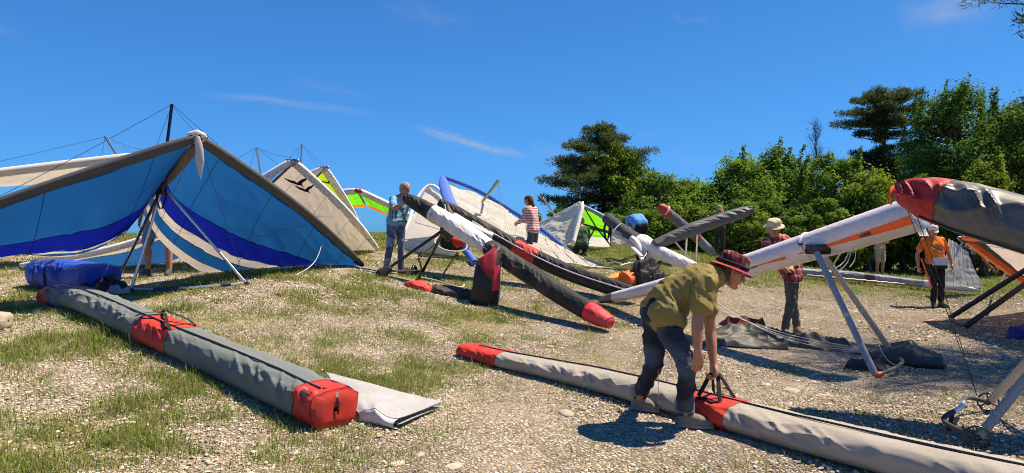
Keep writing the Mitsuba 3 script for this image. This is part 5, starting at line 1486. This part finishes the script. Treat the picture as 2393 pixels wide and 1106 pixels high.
def person(label, J, shirt, trousers, shoes, hair=None, hat=None, face=V(1, 0, 0), up=V(0, 0, 1), shorts=False, sleeve=.55, hands=None, edge=.035, detail=False, shirt_mat='mat_cloth', trouser_mat='mat_cloth',
           fold=.010, build=1.0, skin=SKIN, shirt_hem=0.0, key='person', shirt_disp=None):
    """J: joints in metres. The body is one skin; clothes, shoes, hair and hat are its children."""
    k = thing(key, label, 'person')
    b = build
    J = {n: np.asarray(v, float) for n, v in J.items()}
    hip = (J['hipL'] + J['hipR']) / 2
    sh = (J['shL'] + J['shR']) / 2
    lg = 1.0 if shorts else .72
    ms, P = head_balls(J['head'], face, up)
    ms.append(hull((J['neck'], .058 * b), (J['head'] - unit(up) * .05 - unit(face) * .02, .052)))
    ms.append(hull((J['neck'], .06), (J['shL'], .05), (J['shR'], .05), (J['chest'], .08)))
    ms.append(hull((J['chest'], .09), (J['waist'], .09)))
    ms.append(hull((J['waist'], .09), (J['hipL'], .08), (J['hipR'], .08)))
    for s in 'LR':
        ms += [hull((J['sh' + s], .052 * b), (J['el' + s], .040 * b)), hull((J['el' + s], .041 * b), (J['el' + s] * .62 + J['wr' + s] * .38, .041 * b), (J['wr' + s], .027))]
        ms += [hull((J['hip' + s], .085 * b * lg), (J['kn' + s], .055 * lg)), hull((J['kn' + s], .055 * lg), (J['kn' + s] * .68 + J['an' + s] * .32 - unit(J['toe' + s] - J['an' + s]) * .015, .057 * lg), (J['an' + s], .036)),
               hull((J['an' + s], .036), (J['toe' + s], .028))]
        hd = (hands or {}).get(s) or dict(d=unit(J['wr' + s] - J['el' + s]), palm=unit(hip - J['wr' + s]) * V(1, 1, 0) + V(0, 0, .01), side=V(.6, -.6, .1), curl=.55)
        ms += hand_balls(J['wr' + s], **hd)
    put(k + '__body', skin_mesh(ms, edge * (.45 if detail else .7), 5 if detail else 4), 'mat_skin', skin, var=.12, freq=12)
    kb = k + '__body'
    for s in (-1, 1):
        put(kb + '__eye', sph(P(.083, s * .032, .008), .0125, 12), 'mat_gloss', V(.10, .07, .05))
    put(kb + '__mouth', hull((P(.0885, .020, -.052), .004), (P(.0885, -.020, -.052), .004), (P(.0955, 0, -.051), .004), n=8), 'mat_skin', skin * V(.6, .4, .4))
    # shirt: trunk and sleeves
    ax = unit(sh - hip)
    wd = unit(J['shL'] - J['shR'])
    dp = unit(np.cross(ax, wd))
    w_, c_ = J['waist'], J['chest']
    trunk = [hull((c_ + wd * .085, .118 * b), (c_ - wd * .085, .118 * b), (J['shL'] - wd * .02, .066 * b), (J['shR'] + wd * .02, .066 * b), (J['neck'] - ax * .035, .062)),
             hull((c_ + wd * .085, .118 * b), (c_ - wd * .085, .118 * b), (w_ + wd * .075, .112 * b), (w_ - wd * .075, .112 * b)),
             hull((w_ + wd * .075, .112 * b), (w_ - wd * .075, .112 * b), (J['hipL'] + ax * (.06 - shirt_hem), .119 * b), (J['hipR'] + ax * (.06 - shirt_hem), .119 * b))]
    for s in 'LR':
        e_, q_ = J['el' + s], J['wr' + s]
        if sleeve <= 1:
            trunk.append(hull((J['sh' + s], .070 * b), (J['sh' + s] * (1 - sleeve) + e_ * sleeve, .062 * b)))
        else:
            f_ = sleeve - 1
            trunk += [hull((J['sh' + s], .070 * b), (e_, .054 * b)), hull((e_, .054 * b), (e_ * (1 - f_) + q_ * f_, .044 * b))]
    sv, sf = skin_mesh(trunk, edge * (.6 if detail else .8), 6, shirt_disp or cloth_fold(fold, 3))
    col = shirt(sv, k) if callable(shirt) else shirt
    put(k + '__shirt', (sv, sf), shirt_mat, col, var=.10 if not callable(shirt) else .04, freq=9)
    # trousers or shorts
    leg = [hull((J['hipL'], .103 * b), (J['hipR'], .103 * b), (w_ * .45 + hip * .55 + wd * .06, .108 * b), (w_ * .45 + hip * .55 - wd * .06, .108 * b))]
    for s in 'LR':
        h_, n_, a_ = J['hip' + s], J['kn' + s], J['an' + s]
        if shorts:
            leg.append(hull((h_, .105 * b), (h_ * .08 + n_ * .92, .088 * b)))
        else:
            leg += [hull((h_, .096 * b), (n_, .063 * b)), hull((n_, .064 * b), (a_ + V(0, 0, .035), .054 * b))]
    tv, tf = skin_mesh(leg, edge * (.6 if detail else .8), 6, cloth_fold(fold * .62, 17, (7, 7, 11)))
    col = trousers(tv, k) if callable(trousers) else trousers
    kt = put(k + '__' + ('shorts' if shorts else 'trousers'), (tv, tf), trouser_mat, col, var=.16, freq=8)
    for s in 'LR':
        a_, t_ = J['an' + s], J['toe' + s]
        fw = unit((t_ - a_) * V(1, 1, .3))
        sd = unit(np.cross(fw, V(0, 0, 1)))
        ks = put(k + '__shoe', skin_mesh([hull((a_ + V(0, 0, .0), .047), (a_ - fw * .03 + V(0, 0, -.045), .040), (t_ + V(0, 0, .005), .036), (t_ - fw * .05 + V(0, 0, .015), .042))], .02, 3), 'mat_cloth', shoes, var=.3, freq=30)
        g0 = min(a_[2] - .085, t_[2] - .028)
        put(ks + '__sole', hull(*[(V(q[0], q[1], g0 + .014) + sd * o, .014) for q in (a_ - fw * .06, t_ + fw * .022) for o in (-.026, .026)], n=8), 'mat_cloth', V(.24, .22, .20) if shoes[0] > .1 else V(.05, .05, .05))
    f, r, u = basis(face, up)
    c = J['head']
    if hair is not None:
        col, length = hair
        hm = [hull((c - f * .030 + u * .032, .090), (c + f * .004 + u * .050, .078), (c - f * .045 - u * .03, .074))]
        if length > 0:
            hm.append(hull((c - f * .04 - u * .02, .086), (c - f * .045 - u * (.06 + length), .070)))
        put(k + '__hair', skin_mesh(hm, .02, 4, cloth_fold(.006, 41, (40, 40, 22))), 'mat_cloth', col, var=.25, freq=40)
    if hat is not None:
        hat(k, c, f, r, u)
    return k


def brim_hat(crown_col, brim_col, rc=.098, rb=.165, hc=.105, droop=.35, base=.035, band=None, wav=.012, crown_mat='mat_cloth', tilt=0.0):
    def make(k, c, f, r, u):
        f2 = unit(f - u * tilt)
        u2 = np.cross(r, f2)
        o = c + u2 * base - f2 * .006
        th = np.linspace(0, 2 * math.pi, 48, endpoint=False)

        def ring(rad, z, w=0.0, sq=1.12):
            rr = rad * (1 + w * np.sin(th * 5 + 1) + w * .7 * np.sin(th * 3))
            return o + f2 * (rr * sq * np.cos(th))[:, None] + r * (rr * np.sin(th))[:, None] + u2 * (z + w * .06 * np.sin(th * 4))[:, None]
        crown = np.array([ring(rc * 1.03, 0 * th), ring(rc * 1.02, 0 * th + .03, .01), ring(rc * .98, 0 * th + hc * .65, .03), ring(rc * .86, 0 * th + hc * .92, .05), ring(rc * .60, 0 * th + hc * 1.02, .06), ring(rc * .08, 0 * th + hc * .98)])
        cv = crown.reshape(-1, 3)
        kc = put(k + '__hat', (cv, grid_faces(6, 48, True)[:, ::-1]), crown_mat, crown_col(cv) if callable(crown_col) else crown_col, var=.25, freq=40)
        e = rb - rc
        brim = np.array([ring(rc * 1.0, 0 * th + .004), ring(rc + e * .5, 0 * th - e * .5 * droop, wav), ring(rb, 0 * th - e * droop, wav * 2), ring(rb, 0 * th - e * droop - .004, wav * 2), ring(rc * 1.0, 0 * th - .006)])
        put(kc + '__brim', (brim.reshape(-1, 3), grid_faces(5, 48, True)[:, ::-1]), crown_mat, brim_col(brim.reshape(-1, 3), f2, r, o) if callable(brim_col) else brim_col, var=.15, freq=30)
        if band is not None:
            q = ring(rc * 1.05, 0 * th + .018)
            put(kc + '__band', tube(np.vstack([q, q[:1]]), .012, 6, False), 'mat_cloth', band)
    return make


def cap(col, peak_col):
    def make(k, c, f, r, u):
        o = c + u * .045
        kc = put(k + '__cap', skin_mesh([hull((o - f * .012, .098), (o + f * .015 + u * .02, .088))], .02, 2), 'mat_cloth', col, var=.1, freq=30)
        th = np.linspace(-1.25, 1.25, 18)
        P = np.array([o + f * (q * np.cos(th) * 1.0)[:, None] * 1 + r * (.095 * np.sin(th) * (1 if i == 0 else .92))[:, None] - u * (.012 + .012 * i) for i, q in ((0, .095), (1, .17))])
        Q = np.concatenate([P, P[::-1] - u * .006])
        put(kc + '__peak', (Q.reshape(-1, 3), grid_faces(4, 18)), 'mat_cloth', peak_col)
    return make


def at_feet(px, py, d, x=0.0):
    p = A(px, py, d)
    return on(p[0], p[1])


def pose(o, m, yaw=0.0, scale=1.0):
    """local joints (x right in the picture, y away, z up) turned about the vertical and set at o"""
    c, s = math.cos(yaw), math.sin(yaw)
    return {k: o + scale * V(v[0] * c - v[1] * s, v[0] * s + v[1] * c, v[2]) for k, v in m.items()}


def standing(o, h=1.76, yaw=0.0, lean=0.0, armL=None, armR=None, stance=.11, head_f=.0, step=0.0, crouch=0.0):
    """upright figure facing local +x; L is away from the camera when yaw = 0"""
    s = h / 1.76
    lx = lambda z: lean * max(z - .95, 0)   # noqa: E731
    m = dict(hipL=(0, .095, .94), hipR=(0, -.095, .94), knL=(.03 + step * .5, stance, .50), knR=(.03 - step * .4, -stance, .50), anL=(step, stance, .085), anR=(-step, -stance, .085),
             toeL=(step + .15, stance + .03, .03), toeR=(-step + .15, -stance - .03, .03), waist=(lx(1.08), 0, 1.08), chest=(lx(1.30) + .01, 0, 1.30), neck=(lx(1.48), 0, 1.48),
             head=(lx(1.62) + .03 + head_f, 0, 1.625), shL=(lx(1.42), .185, 1.42), shR=(lx(1.42), -.185, 1.42))
    m['elL'], m['wrL'] = armL or ((lx(1.15) + .0, .25, 1.13), (lx(.95) + .08, .25, .88))
    m['elR'], m['wrR'] = armR or ((lx(1.15) + .0, -.25, 1.13), (lx(.95) + .08, -.25, .88))
    return pose(o, m, yaw, s)


# --- the stooping man in front, lifting the beige bag by its handle
d0 = 4.86
nf, ff = on(*G(1608, 1004)[:2]), on(*G(1500, 962)[:2])      # near (right) and far (left) foot


def Q(px, py, d):
    return A(px, py, d)


wrL = HANDLE + V(-.01, -.01, .085)
J = dict(hipR=Q(1552, 742, 4.80), hipL=Q(1530, 732, 5.00), knR=Q(1606, 858, 4.70), anR=nf + V(-.02, .02, .09), toeR=nf + V(.15, -.02, .035),
         knL=Q(1528, 852, 5.08), anL=ff + V(-.02, .02, .09), toeL=ff + V(.10, -.06, .035), waist=Q(1572, 693, 4.90), chest=Q(1630, 664, 4.88), neck=Q(1680, 636, 4.88), head=Q(1707, 636, 4.88),
         shR=Q(1646, 668, 4.70), shL=Q(1650, 662, 5.08), elR=Q(1630, 752, 4.62), wrR=Q(1630, 818, 4.58), elL=Q(1660, 775, 5.10), wrL=wrL)
JEANS = V(.030, .040, .062)


def jeans(v, k):
    w = meshkit.fbm(v * 5, 3, 9)[:, None]
    return V(.015, .021, .036) * (1 - sst(.45, .75, w)) + V(.055, .073, .115) * sst(.45, .75, w)


TILT = np.array([[.80, .36, -.48], [0, .8, .6], [.6, -.48, .64]])
TRIBAL = lambda v: np.where((meshkit.fbm(v @ TILT * 30, 3, 3) > .55)[:, None], V(.30, .035, .05), np.where((meshkit.fbm(v @ TILT * 26 + 5, 2, 8) > .60)[:, None], V(.30, .24, .18), V(.02, .015, .02)))  # noqa: E731


def brim_two(v, f, r, o):
    t = sst(-.10, .14, (v - o) @ f)[:, None]
    return V(.42, .045, .03) * (1 - t) + V(.15, .035, .10) * t


def slant_folds(v, n):
    """cloth hanging from a bent back: long folds slanting from the spine down to the belly"""
    a, b = v @ V(.80, .15, .58), v @ V(.52, -.1, -.84)
    w = .05 * (meshkit.noise(v * 5, 8) - .5)
    f = crease(np.stack([(a + w) * 15, b * 3.2, v[:, 1] * 4], -1), 5, 2.4)
    g = crease(np.stack([(a + w) * 31 + 4, b * 6, v[:, 1] * 7], -1), 6, 2.2)
    return .038 * f + .014 * g - .012


face_, up_ = V(.90, -.10, -.36), V(.38, 0, .93)
k = person('stooping man in olive t-shirt, dark jeans and red brimmed hat gripping the bag handle', J, V(.20, .165, .055), jeans, V(.17, .155, .135),
           hair=(V(.06, .05, .045), .0), hat=brim_hat(TRIBAL, brim_two, rc=.098, rb=.148, hc=.104, droop=.42, base=.040, band=V(.02, .015, .02)), face=face_, up=up_, sleeve=.52, edge=.026, detail=True, fold=.017, build=1.02,
           shirt_disp=slant_folds, hands={'R': dict(d=V(.06, .05, -1), palm=V(-.2, 1, 0), side=V(1, .2, 0), curl=.35), 'L': dict(d=V(.05, .0, -1), palm=V(-.9, -.3, 0), side=V(.2, -1, 0), curl=1.45)}, shirt_hem=.02)
for s in 'RL':
    a_ = J['an' + s]
    put(k + '__bootlace', tube(spl([J['toe' + s] + V(-.085, -.02, .045), J['toe' + s] + V(-.06, .015, .042), J['toe' + s] + V(-.045, -.025, .036), J['toe' + s] + V(-.025, .012, .03)], 12), .006, 5), 'mat_cloth', V(.05, .05, .05))
    put(k + '__jeans_cuff', tube(np.array([a_ + V(0, 0, .035), a_ + V(0, 0, .075), a_ + V(.002, 0, .11)]), .073, 18, False), 'mat_cloth', V(.17, .18, .19), var=.2, freq=20)
q = spl([J['hipR'] * .6 + J['waist'] * .4 + V(-.02, -.17, .03), J['hipR'] * .5 + J['waist'] * .5 + V(.05, -.155, -.0), J['hipR'] * .55 + J['waist'] * .45 + V(.12, -.10, -.04)], 10)
put(k + '__trousers__pocket_trim', tube(np.array([J['hipR'] + V(.045, -.118, .01), J['hipR'] + V(.075, -.108, .015), J['hipR'] + V(.10, -.085, .005)]), .005, 5), 'mat_cloth', V(.30, .31, .33))


def plaid(v, k, ax=None):
    h, w = v[:, 2], v[:, 0] * .8 + v[:, 1] * .6
    a = (np.sin(h * 62) > .15).astype(float)[:, None]
    b = (np.sin(w * 62) > .15).astype(float)[:, None]
    ln = ((np.sin(h * 62 + 1.2) > .93) | (np.sin(w * 62 + 1.2) > .93)).astype(float)[:, None]
    c = V(.34, .06, .06) * (1 - .5 * a) * (1 - .5 * b)
    return c * (1 - ln) + V(.50, .34, .32) * ln


# --- plaid shirt man behind the white wing, looking down at his hands
o = on(*G(1842, 782)[:2])
m = dict(hipL=(.10, .08, .93), hipR=(-.02, -.09, .93), knL=(.12, .12, .50), knR=(.0, -.10, .49), anL=(.17, .10, .085), anR=(-.08, -.08, .085), toeL=(.16, -.05, .03), toeR=(-.13, -.20, .03),
         waist=(.0, .0, 1.08), chest=(-.10, 0, 1.30), neck=(-.19, -.03, 1.47), head=(-.245, -.085, 1.585), shL=(-.04, .03, 1.435), shR=(-.33, .0, 1.385), elL=(.12, -.06, 1.16), wrL=(-.03, -.20, 1.02), elR=(-.37, -.10, 1.12), wrR=(-.14, -.24, .99))
J2 = pose(o, m)
person('bearded man in red plaid shirt and beige bucket hat looking down behind the white wing', J2, plaid, V(.085, .08, .078), V(.14, .11, .08), hair=(V(.03, .02, .015), .02),
       hat=brim_hat(V(.48, .41, .28), V(.46, .39, .27), rc=.102, rb=.148, hc=.090, droop=.45, base=.055), face=V(-.40, -.85, -.32), up=V(-.10, -.22, .96), sleeve=1.75, fold=.014, edge=.026, shirt_hem=.12,
       hands={'L': dict(d=V(-.8, -.5, -.1), palm=V(0, .3, -1), side=V(-.3, -1, 0), curl=.9), 'R': dict(d=V(.8, -.4, 0), palm=V(0, .3, -1), side=V(.2, -1, 0), curl=.9)})

# --- orange shirt man in a white cap
o = on(*G(2188, 718)[:2])
m = dict(hipL=(.09, .02, .95), hipR=(-.09, .0, .95), knL=(.10, -.02, .51), knR=(-.07, -.04, .51), anL=(.10, .0, .085), anR=(-.05, .02, .085), toeL=(.14, -.15, .03), toeR=(-.13, -.12, .03), waist=(-.02, -.01, 1.10), chest=(-.06, -.02, 1.31),
         neck=(-.10, -.03, 1.49), head=(-.12, -.08, 1.625), shL=(.11, .0, 1.43), shR=(-.29, -.02, 1.41), elL=(.27, .0, 1.16), wrL=(.28, -.08, .92), elR=(-.41, -.0, 1.12), wrR=(-.43, -.08, .87))


def orange(v, k):
    c = np.tile(V(.66, .17, .02), (len(v), 1))
    return c


J3 = pose(o, m)
k = person('man in an orange t-shirt, white cap and black trousers holding an orange rod', J3, orange, V(.014, .014, .016), V(.10, .09, .08), hair=(V(.10, .09, .08), .0), hat=cap(V(.62, .58, .52), V(.45, .42, .38)),
           face=V(-.15, -.95, -.30), up=V(-.05, -.25, .95), sleeve=.6, fold=.012, edge=.028, hands={'R': dict(d=V(-.05, -.1, -1), palm=V(1, 0, 0), side=V(0, -1, 0), curl=1.2)}, shirt_hem=.0)
c = J3['chest'] + V(-.03, -.155, -.05)
put(k + '__shirt__print', strip(spl([c + V(-.13, .005, .07), c + V(-.05, -.008, .01), c + V(.10, .012, -.05)], 12), .035, V(.1, -1, .1), .004), 'mat_cloth', V(.10, .08, .06))
put(k + '__shirt__print', strip(spl([c + V(-.12, .005, .02), c + V(-.03, -.008, -.035), c + V(.12, .015, -.08)], 12), .018, V(.1, -1, .1), .004), 'mat_cloth', V(.55, .50, .40))
put(k + '__sunglasses', hull((J3['head'] + V(-.055, -.075, .0), .022), (J3['head'] + V(.03, -.08, .0), .022)), 'mat_gloss', V(.01, .01, .012))
put(k + '__waist_pouch', box(J3['waist'] + V(.0, -.15, -.12), .31, .06, .16, bevel=.3), 'mat_cloth', V(.50, .50, .53), smooth=40)
put(k + '__waist_pouch', box(J3['waist'] + V(.0, -.16, -.24), .28, .05, .07, bevel=.3), 'mat_cloth', V(.02, .02, .02), smooth=40)
k = thing('orange_rod', 'thin orange rod held upright by the orange shirt man', 'rod')
put('=' + k, bar(J3['wrR'] + V(.02, -.06, .18), J3['wrR'] + V(.22, -.10, -.45), .018, 8), 'mat_gloss', V(.70, .10, .02))

# --- blue shirt man holding the raised end of the packed glider
o = on(*G(920, 642)[:2])
m = dict(hipL=(.12, .06, .95), hipR=(-.02, -.06, .95), knL=(.13, .06, .50), knR=(-.06, -.08, .50), anL=(.12, .10, .085), anR=(-.14, -.05, .085), toeL=(.24, -.02, .03), toeR=(-.03, -.14, .03), waist=(.06, .0, 1.09), chest=(.10, .0, 1.31),
         neck=(.16, -.02, 1.49), head=(.225, -.04, 1.635), shL=(.26, .10, 1.43), shR=(.01, -.14, 1.43), elL=(.46, .0, 1.24), wrL=(.56, -.24, 1.27), elR=(.06, -.34, 1.24), wrR=(.27, -.46, 1.34))
J4 = pose(o, m)


def striped_front(v, k):
    c = np.tile(V(.16, .36, .50), (len(v), 1))
    r = (v - (o + V(.12, -.12, 1.2))) @ V(.8, -.6, 0)
    st = (np.abs(((r * 26) % 1) - .5) < .17) & (np.abs(r) < .12) & (v[:, 1] < o[1] - .02) & (v[:, 2] < o[2] + 1.30) & (v[:, 2] > o[2] + 1.05)
    c[st] = V(.03, .04, .06)
    return c


person('grey haired man in light blue t-shirt and jeans holding up a packed glider', J4, striped_front, lambda v, k: jeans(v, k) * 4, V(.04, .035, .03), hair=(V(.27, .265, .26), .0), face=V(.80, -.52, -.22), up=V(.12, -.05, .98), sleeve=.62, fold=.012,
       edge=.026, hands={'R': dict(d=V(.9, -.1, .2), palm=V(.3, .5, -.4), side=V(0, -.5, .8), curl=.8), 'L': dict(d=V(.9, -.2, .1), palm=V(.2, -.6, -.5), side=V(0, .2, 1), curl=.9)})
put('person_003__belt', tube(np.array([(lambda t: J4['waist'] * .5 + (J4['hipL'] + J4['hipR']) * .25 + V(.185 * math.cos(t), .135 * math.sin(t), .0))(t) for t in np.linspace(0, 2 * math.pi, 25)]), .016, 6, False), 'mat_cloth', V(.06, .04, .03))

# --- striped shirt person by the white sail
o = on(*G(1246, 630)[:2])
o[1] = 16.2
o = on(A(1246, 630, 15.9)[0], 15.9)
J5 = standing(o, 1.76, math.radians(152), lean=.10, armL=((.16, .24, 1.16), (.36, .14, 1.10)), armR=((.14, -.24, 1.16), (.38, -.14, 1.12)), stance=.10, head_f=.03, step=.04)


def stripes(v, k):
    w = (np.sin(v[:, 2] * 105) > .1)[:, None]
    return np.where(w, V(.30, .07, .09), V(.60, .46, .44))


person('long haired person in a red and white striped shirt standing beside the white sail', J5, stripes, V(.05, .06, .08), V(.03, .028, .026), hair=(V(.065, .035, .020), .07), face=V(-.85, .40, -.35), up=V(-.1, 0, .98), sleeve=1.7, fold=.010, edge=.028, shirt_hem=.06)
# --- person in shorts behind the blue glider
o = on(*G(371, 646)[:2])
J6 = standing(o, 1.78, math.radians(-88), lean=.0, stance=.165, step=0.0)
person('person in grey blue shorts standing behind the blue glider, upper body hidden', J6, V(.35, .37, .40), V(.15, .20, .25), V(.06, .065, .075), hair=(V(.05, .04, .03), 0), face=V(0, -1, -.3), shorts=True, fold=.012, edge=.03)
# --- khaki man with folded arms by the wood
o = on(*G(2056, 645)[:2])
o = on(A(2056, 645, 23.5)[0], 23.5)
J7 = standing(o, 1.80, math.radians(-70), stance=.12, armL=((.06, .28, 1.16), (.22, .02, 1.16)), armR=((.06, -.28, 1.16), (.22, .0, 1.20)))
person('person in a beige shirt and khaki shorts standing with folded arms before the wood', J7, V(.42, .37, .29), V(.33, .29, .21), V(.10, .08, .06), hair=(V(.10, .08, .06), 0), face=V(0, -1, -.1), shorts=True, fold=.012, edge=.035)
# --- dark figure at the edge of the wood
o = on(A(1682, 600, 22.5)[0], 22.5)
J8 = standing(o, 1.76, math.radians(-120), armL=((.10, .26, 1.3), (.12, .14, 1.52)), armR=((.10, -.26, 1.2), (.28, -.1, 1.3)))
person('person in dark olive clothes and pale cap standing in shade at the wood', J8, V(.05, .045, .03), V(.03, .03, .028), V(.03, .03, .03), hat=cap(V(.28, .24, .17), V(.2, .17, .12)), face=V(-.5, -.8, -.1), sleeve=1.8, fold=.012, edge=.035)
# --- green shirt person behind the white fin
o = on(A(1358, 590, 18.4)[0], 18.4)
m = dict(hipL=(-.10, .0, .28), hipR=(.10, .0, .28), knL=(-.14, .40, .12), knR=(.14, .40, .12), anL=(-.11, .0, .085), anR=(.11, .0, .085), toeL=(-.11, -.13, .03), toeR=(.11, -.13, .03), waist=(-.01, .04, .42), chest=(.0, .10, .64), neck=(.02, .16, .81), head=(.02, .22, .94),
         shL=(-.18, .12, .75), shR=(.19, .12, .75), elL=(-.24, .28, .52), wrL=(-.12, .46, .48), elR=(.24, .28, .52), wrR=(.12, .46, .48))
person('person in a dark green shirt kneeling beside the green and black sail', pose(o, m), V(.05, .11, .06), V(.025, .025, .03), V(.03, .03, .03), hat=cap(V(.03, .03, .035), V(.03, .03, .03)), face=V(.1, .9, -.4), sleeve=.8, fold=.012, edge=.035)
# --- light blue shirt person bent over behind the half packed glider
o = on(A(1497, 610, 17.2)[0], 17.2)
m = dict(hipL=(.10, .08, .95), hipR=(-.06, .0, .95), knL=(.10, .10, .50), knR=(-.04, .02, .50), anL=(.10, .12, .085), anR=(-.04, .05, .085), toeL=(.06, .26, .03), toeR=(-.08, .2, .03), waist=(-.0, .06, 1.07), chest=(-.06, .22, 1.17), neck=(-.12, .40, 1.16), head=(-.15, .52, 1.10),
         shL=(-.26, .34, 1.17), shR=(.10, .34, 1.17), elL=(-.30, .30, .92), wrL=(-.26, .42, .72), elR=(.10, .42, .90), wrR=(.0, .50, .72))
person('person in a sky blue t-shirt bent over behind the half packed glider', pose(o, m), V(.10, .30, .66), V(.015, .015, .018), V(.03, .03, .03), hair=(V(.05, .04, .03), 0), face=V(-.3, .6, -.75), up=V(-.1, .7, .6), sleeve=.6, fold=.012, edge=.035, build=1.08)
# --- grey shirt person bending down by the orange edged glider
o = on(A(2268, 690, 17.2)[0], 17.2)
m = dict(hipL=(-.12, .10, .90), hipR=(-.12, -.09, .90), knL=(-.02, .14, .48), knR=(-.06, -.08, .48), anL=(.02, .14, .085), anR=(-.05, -.08, .085), toeL=(.17, .12, .03), toeR=(.10, -.10, .03), waist=(.04, .0, 1.0), chest=(.26, -.02, 1.04), neck=(.44, -.04, .98), head=(.56, -.06, .90),
         shL=(.36, .15, .98), shR=(.36, -.18, .98), elL=(.44, .16, .70), wrL=(.56, .06, .50), elR=(.46, -.20, .70), wrR=(.58, -.14, .48))
person('person in a grey blue shirt and black trousers bending low behind black legs', pose(o, m), V(.20, .22, .30), V(.014, .014, .016), V(.03, .03, .03), hair=(V(.05, .04, .035), 0), face=V(.7, -.1, -.7), up=V(.6, 0, .75), sleeve=.6, fold=.012, edge=.03)
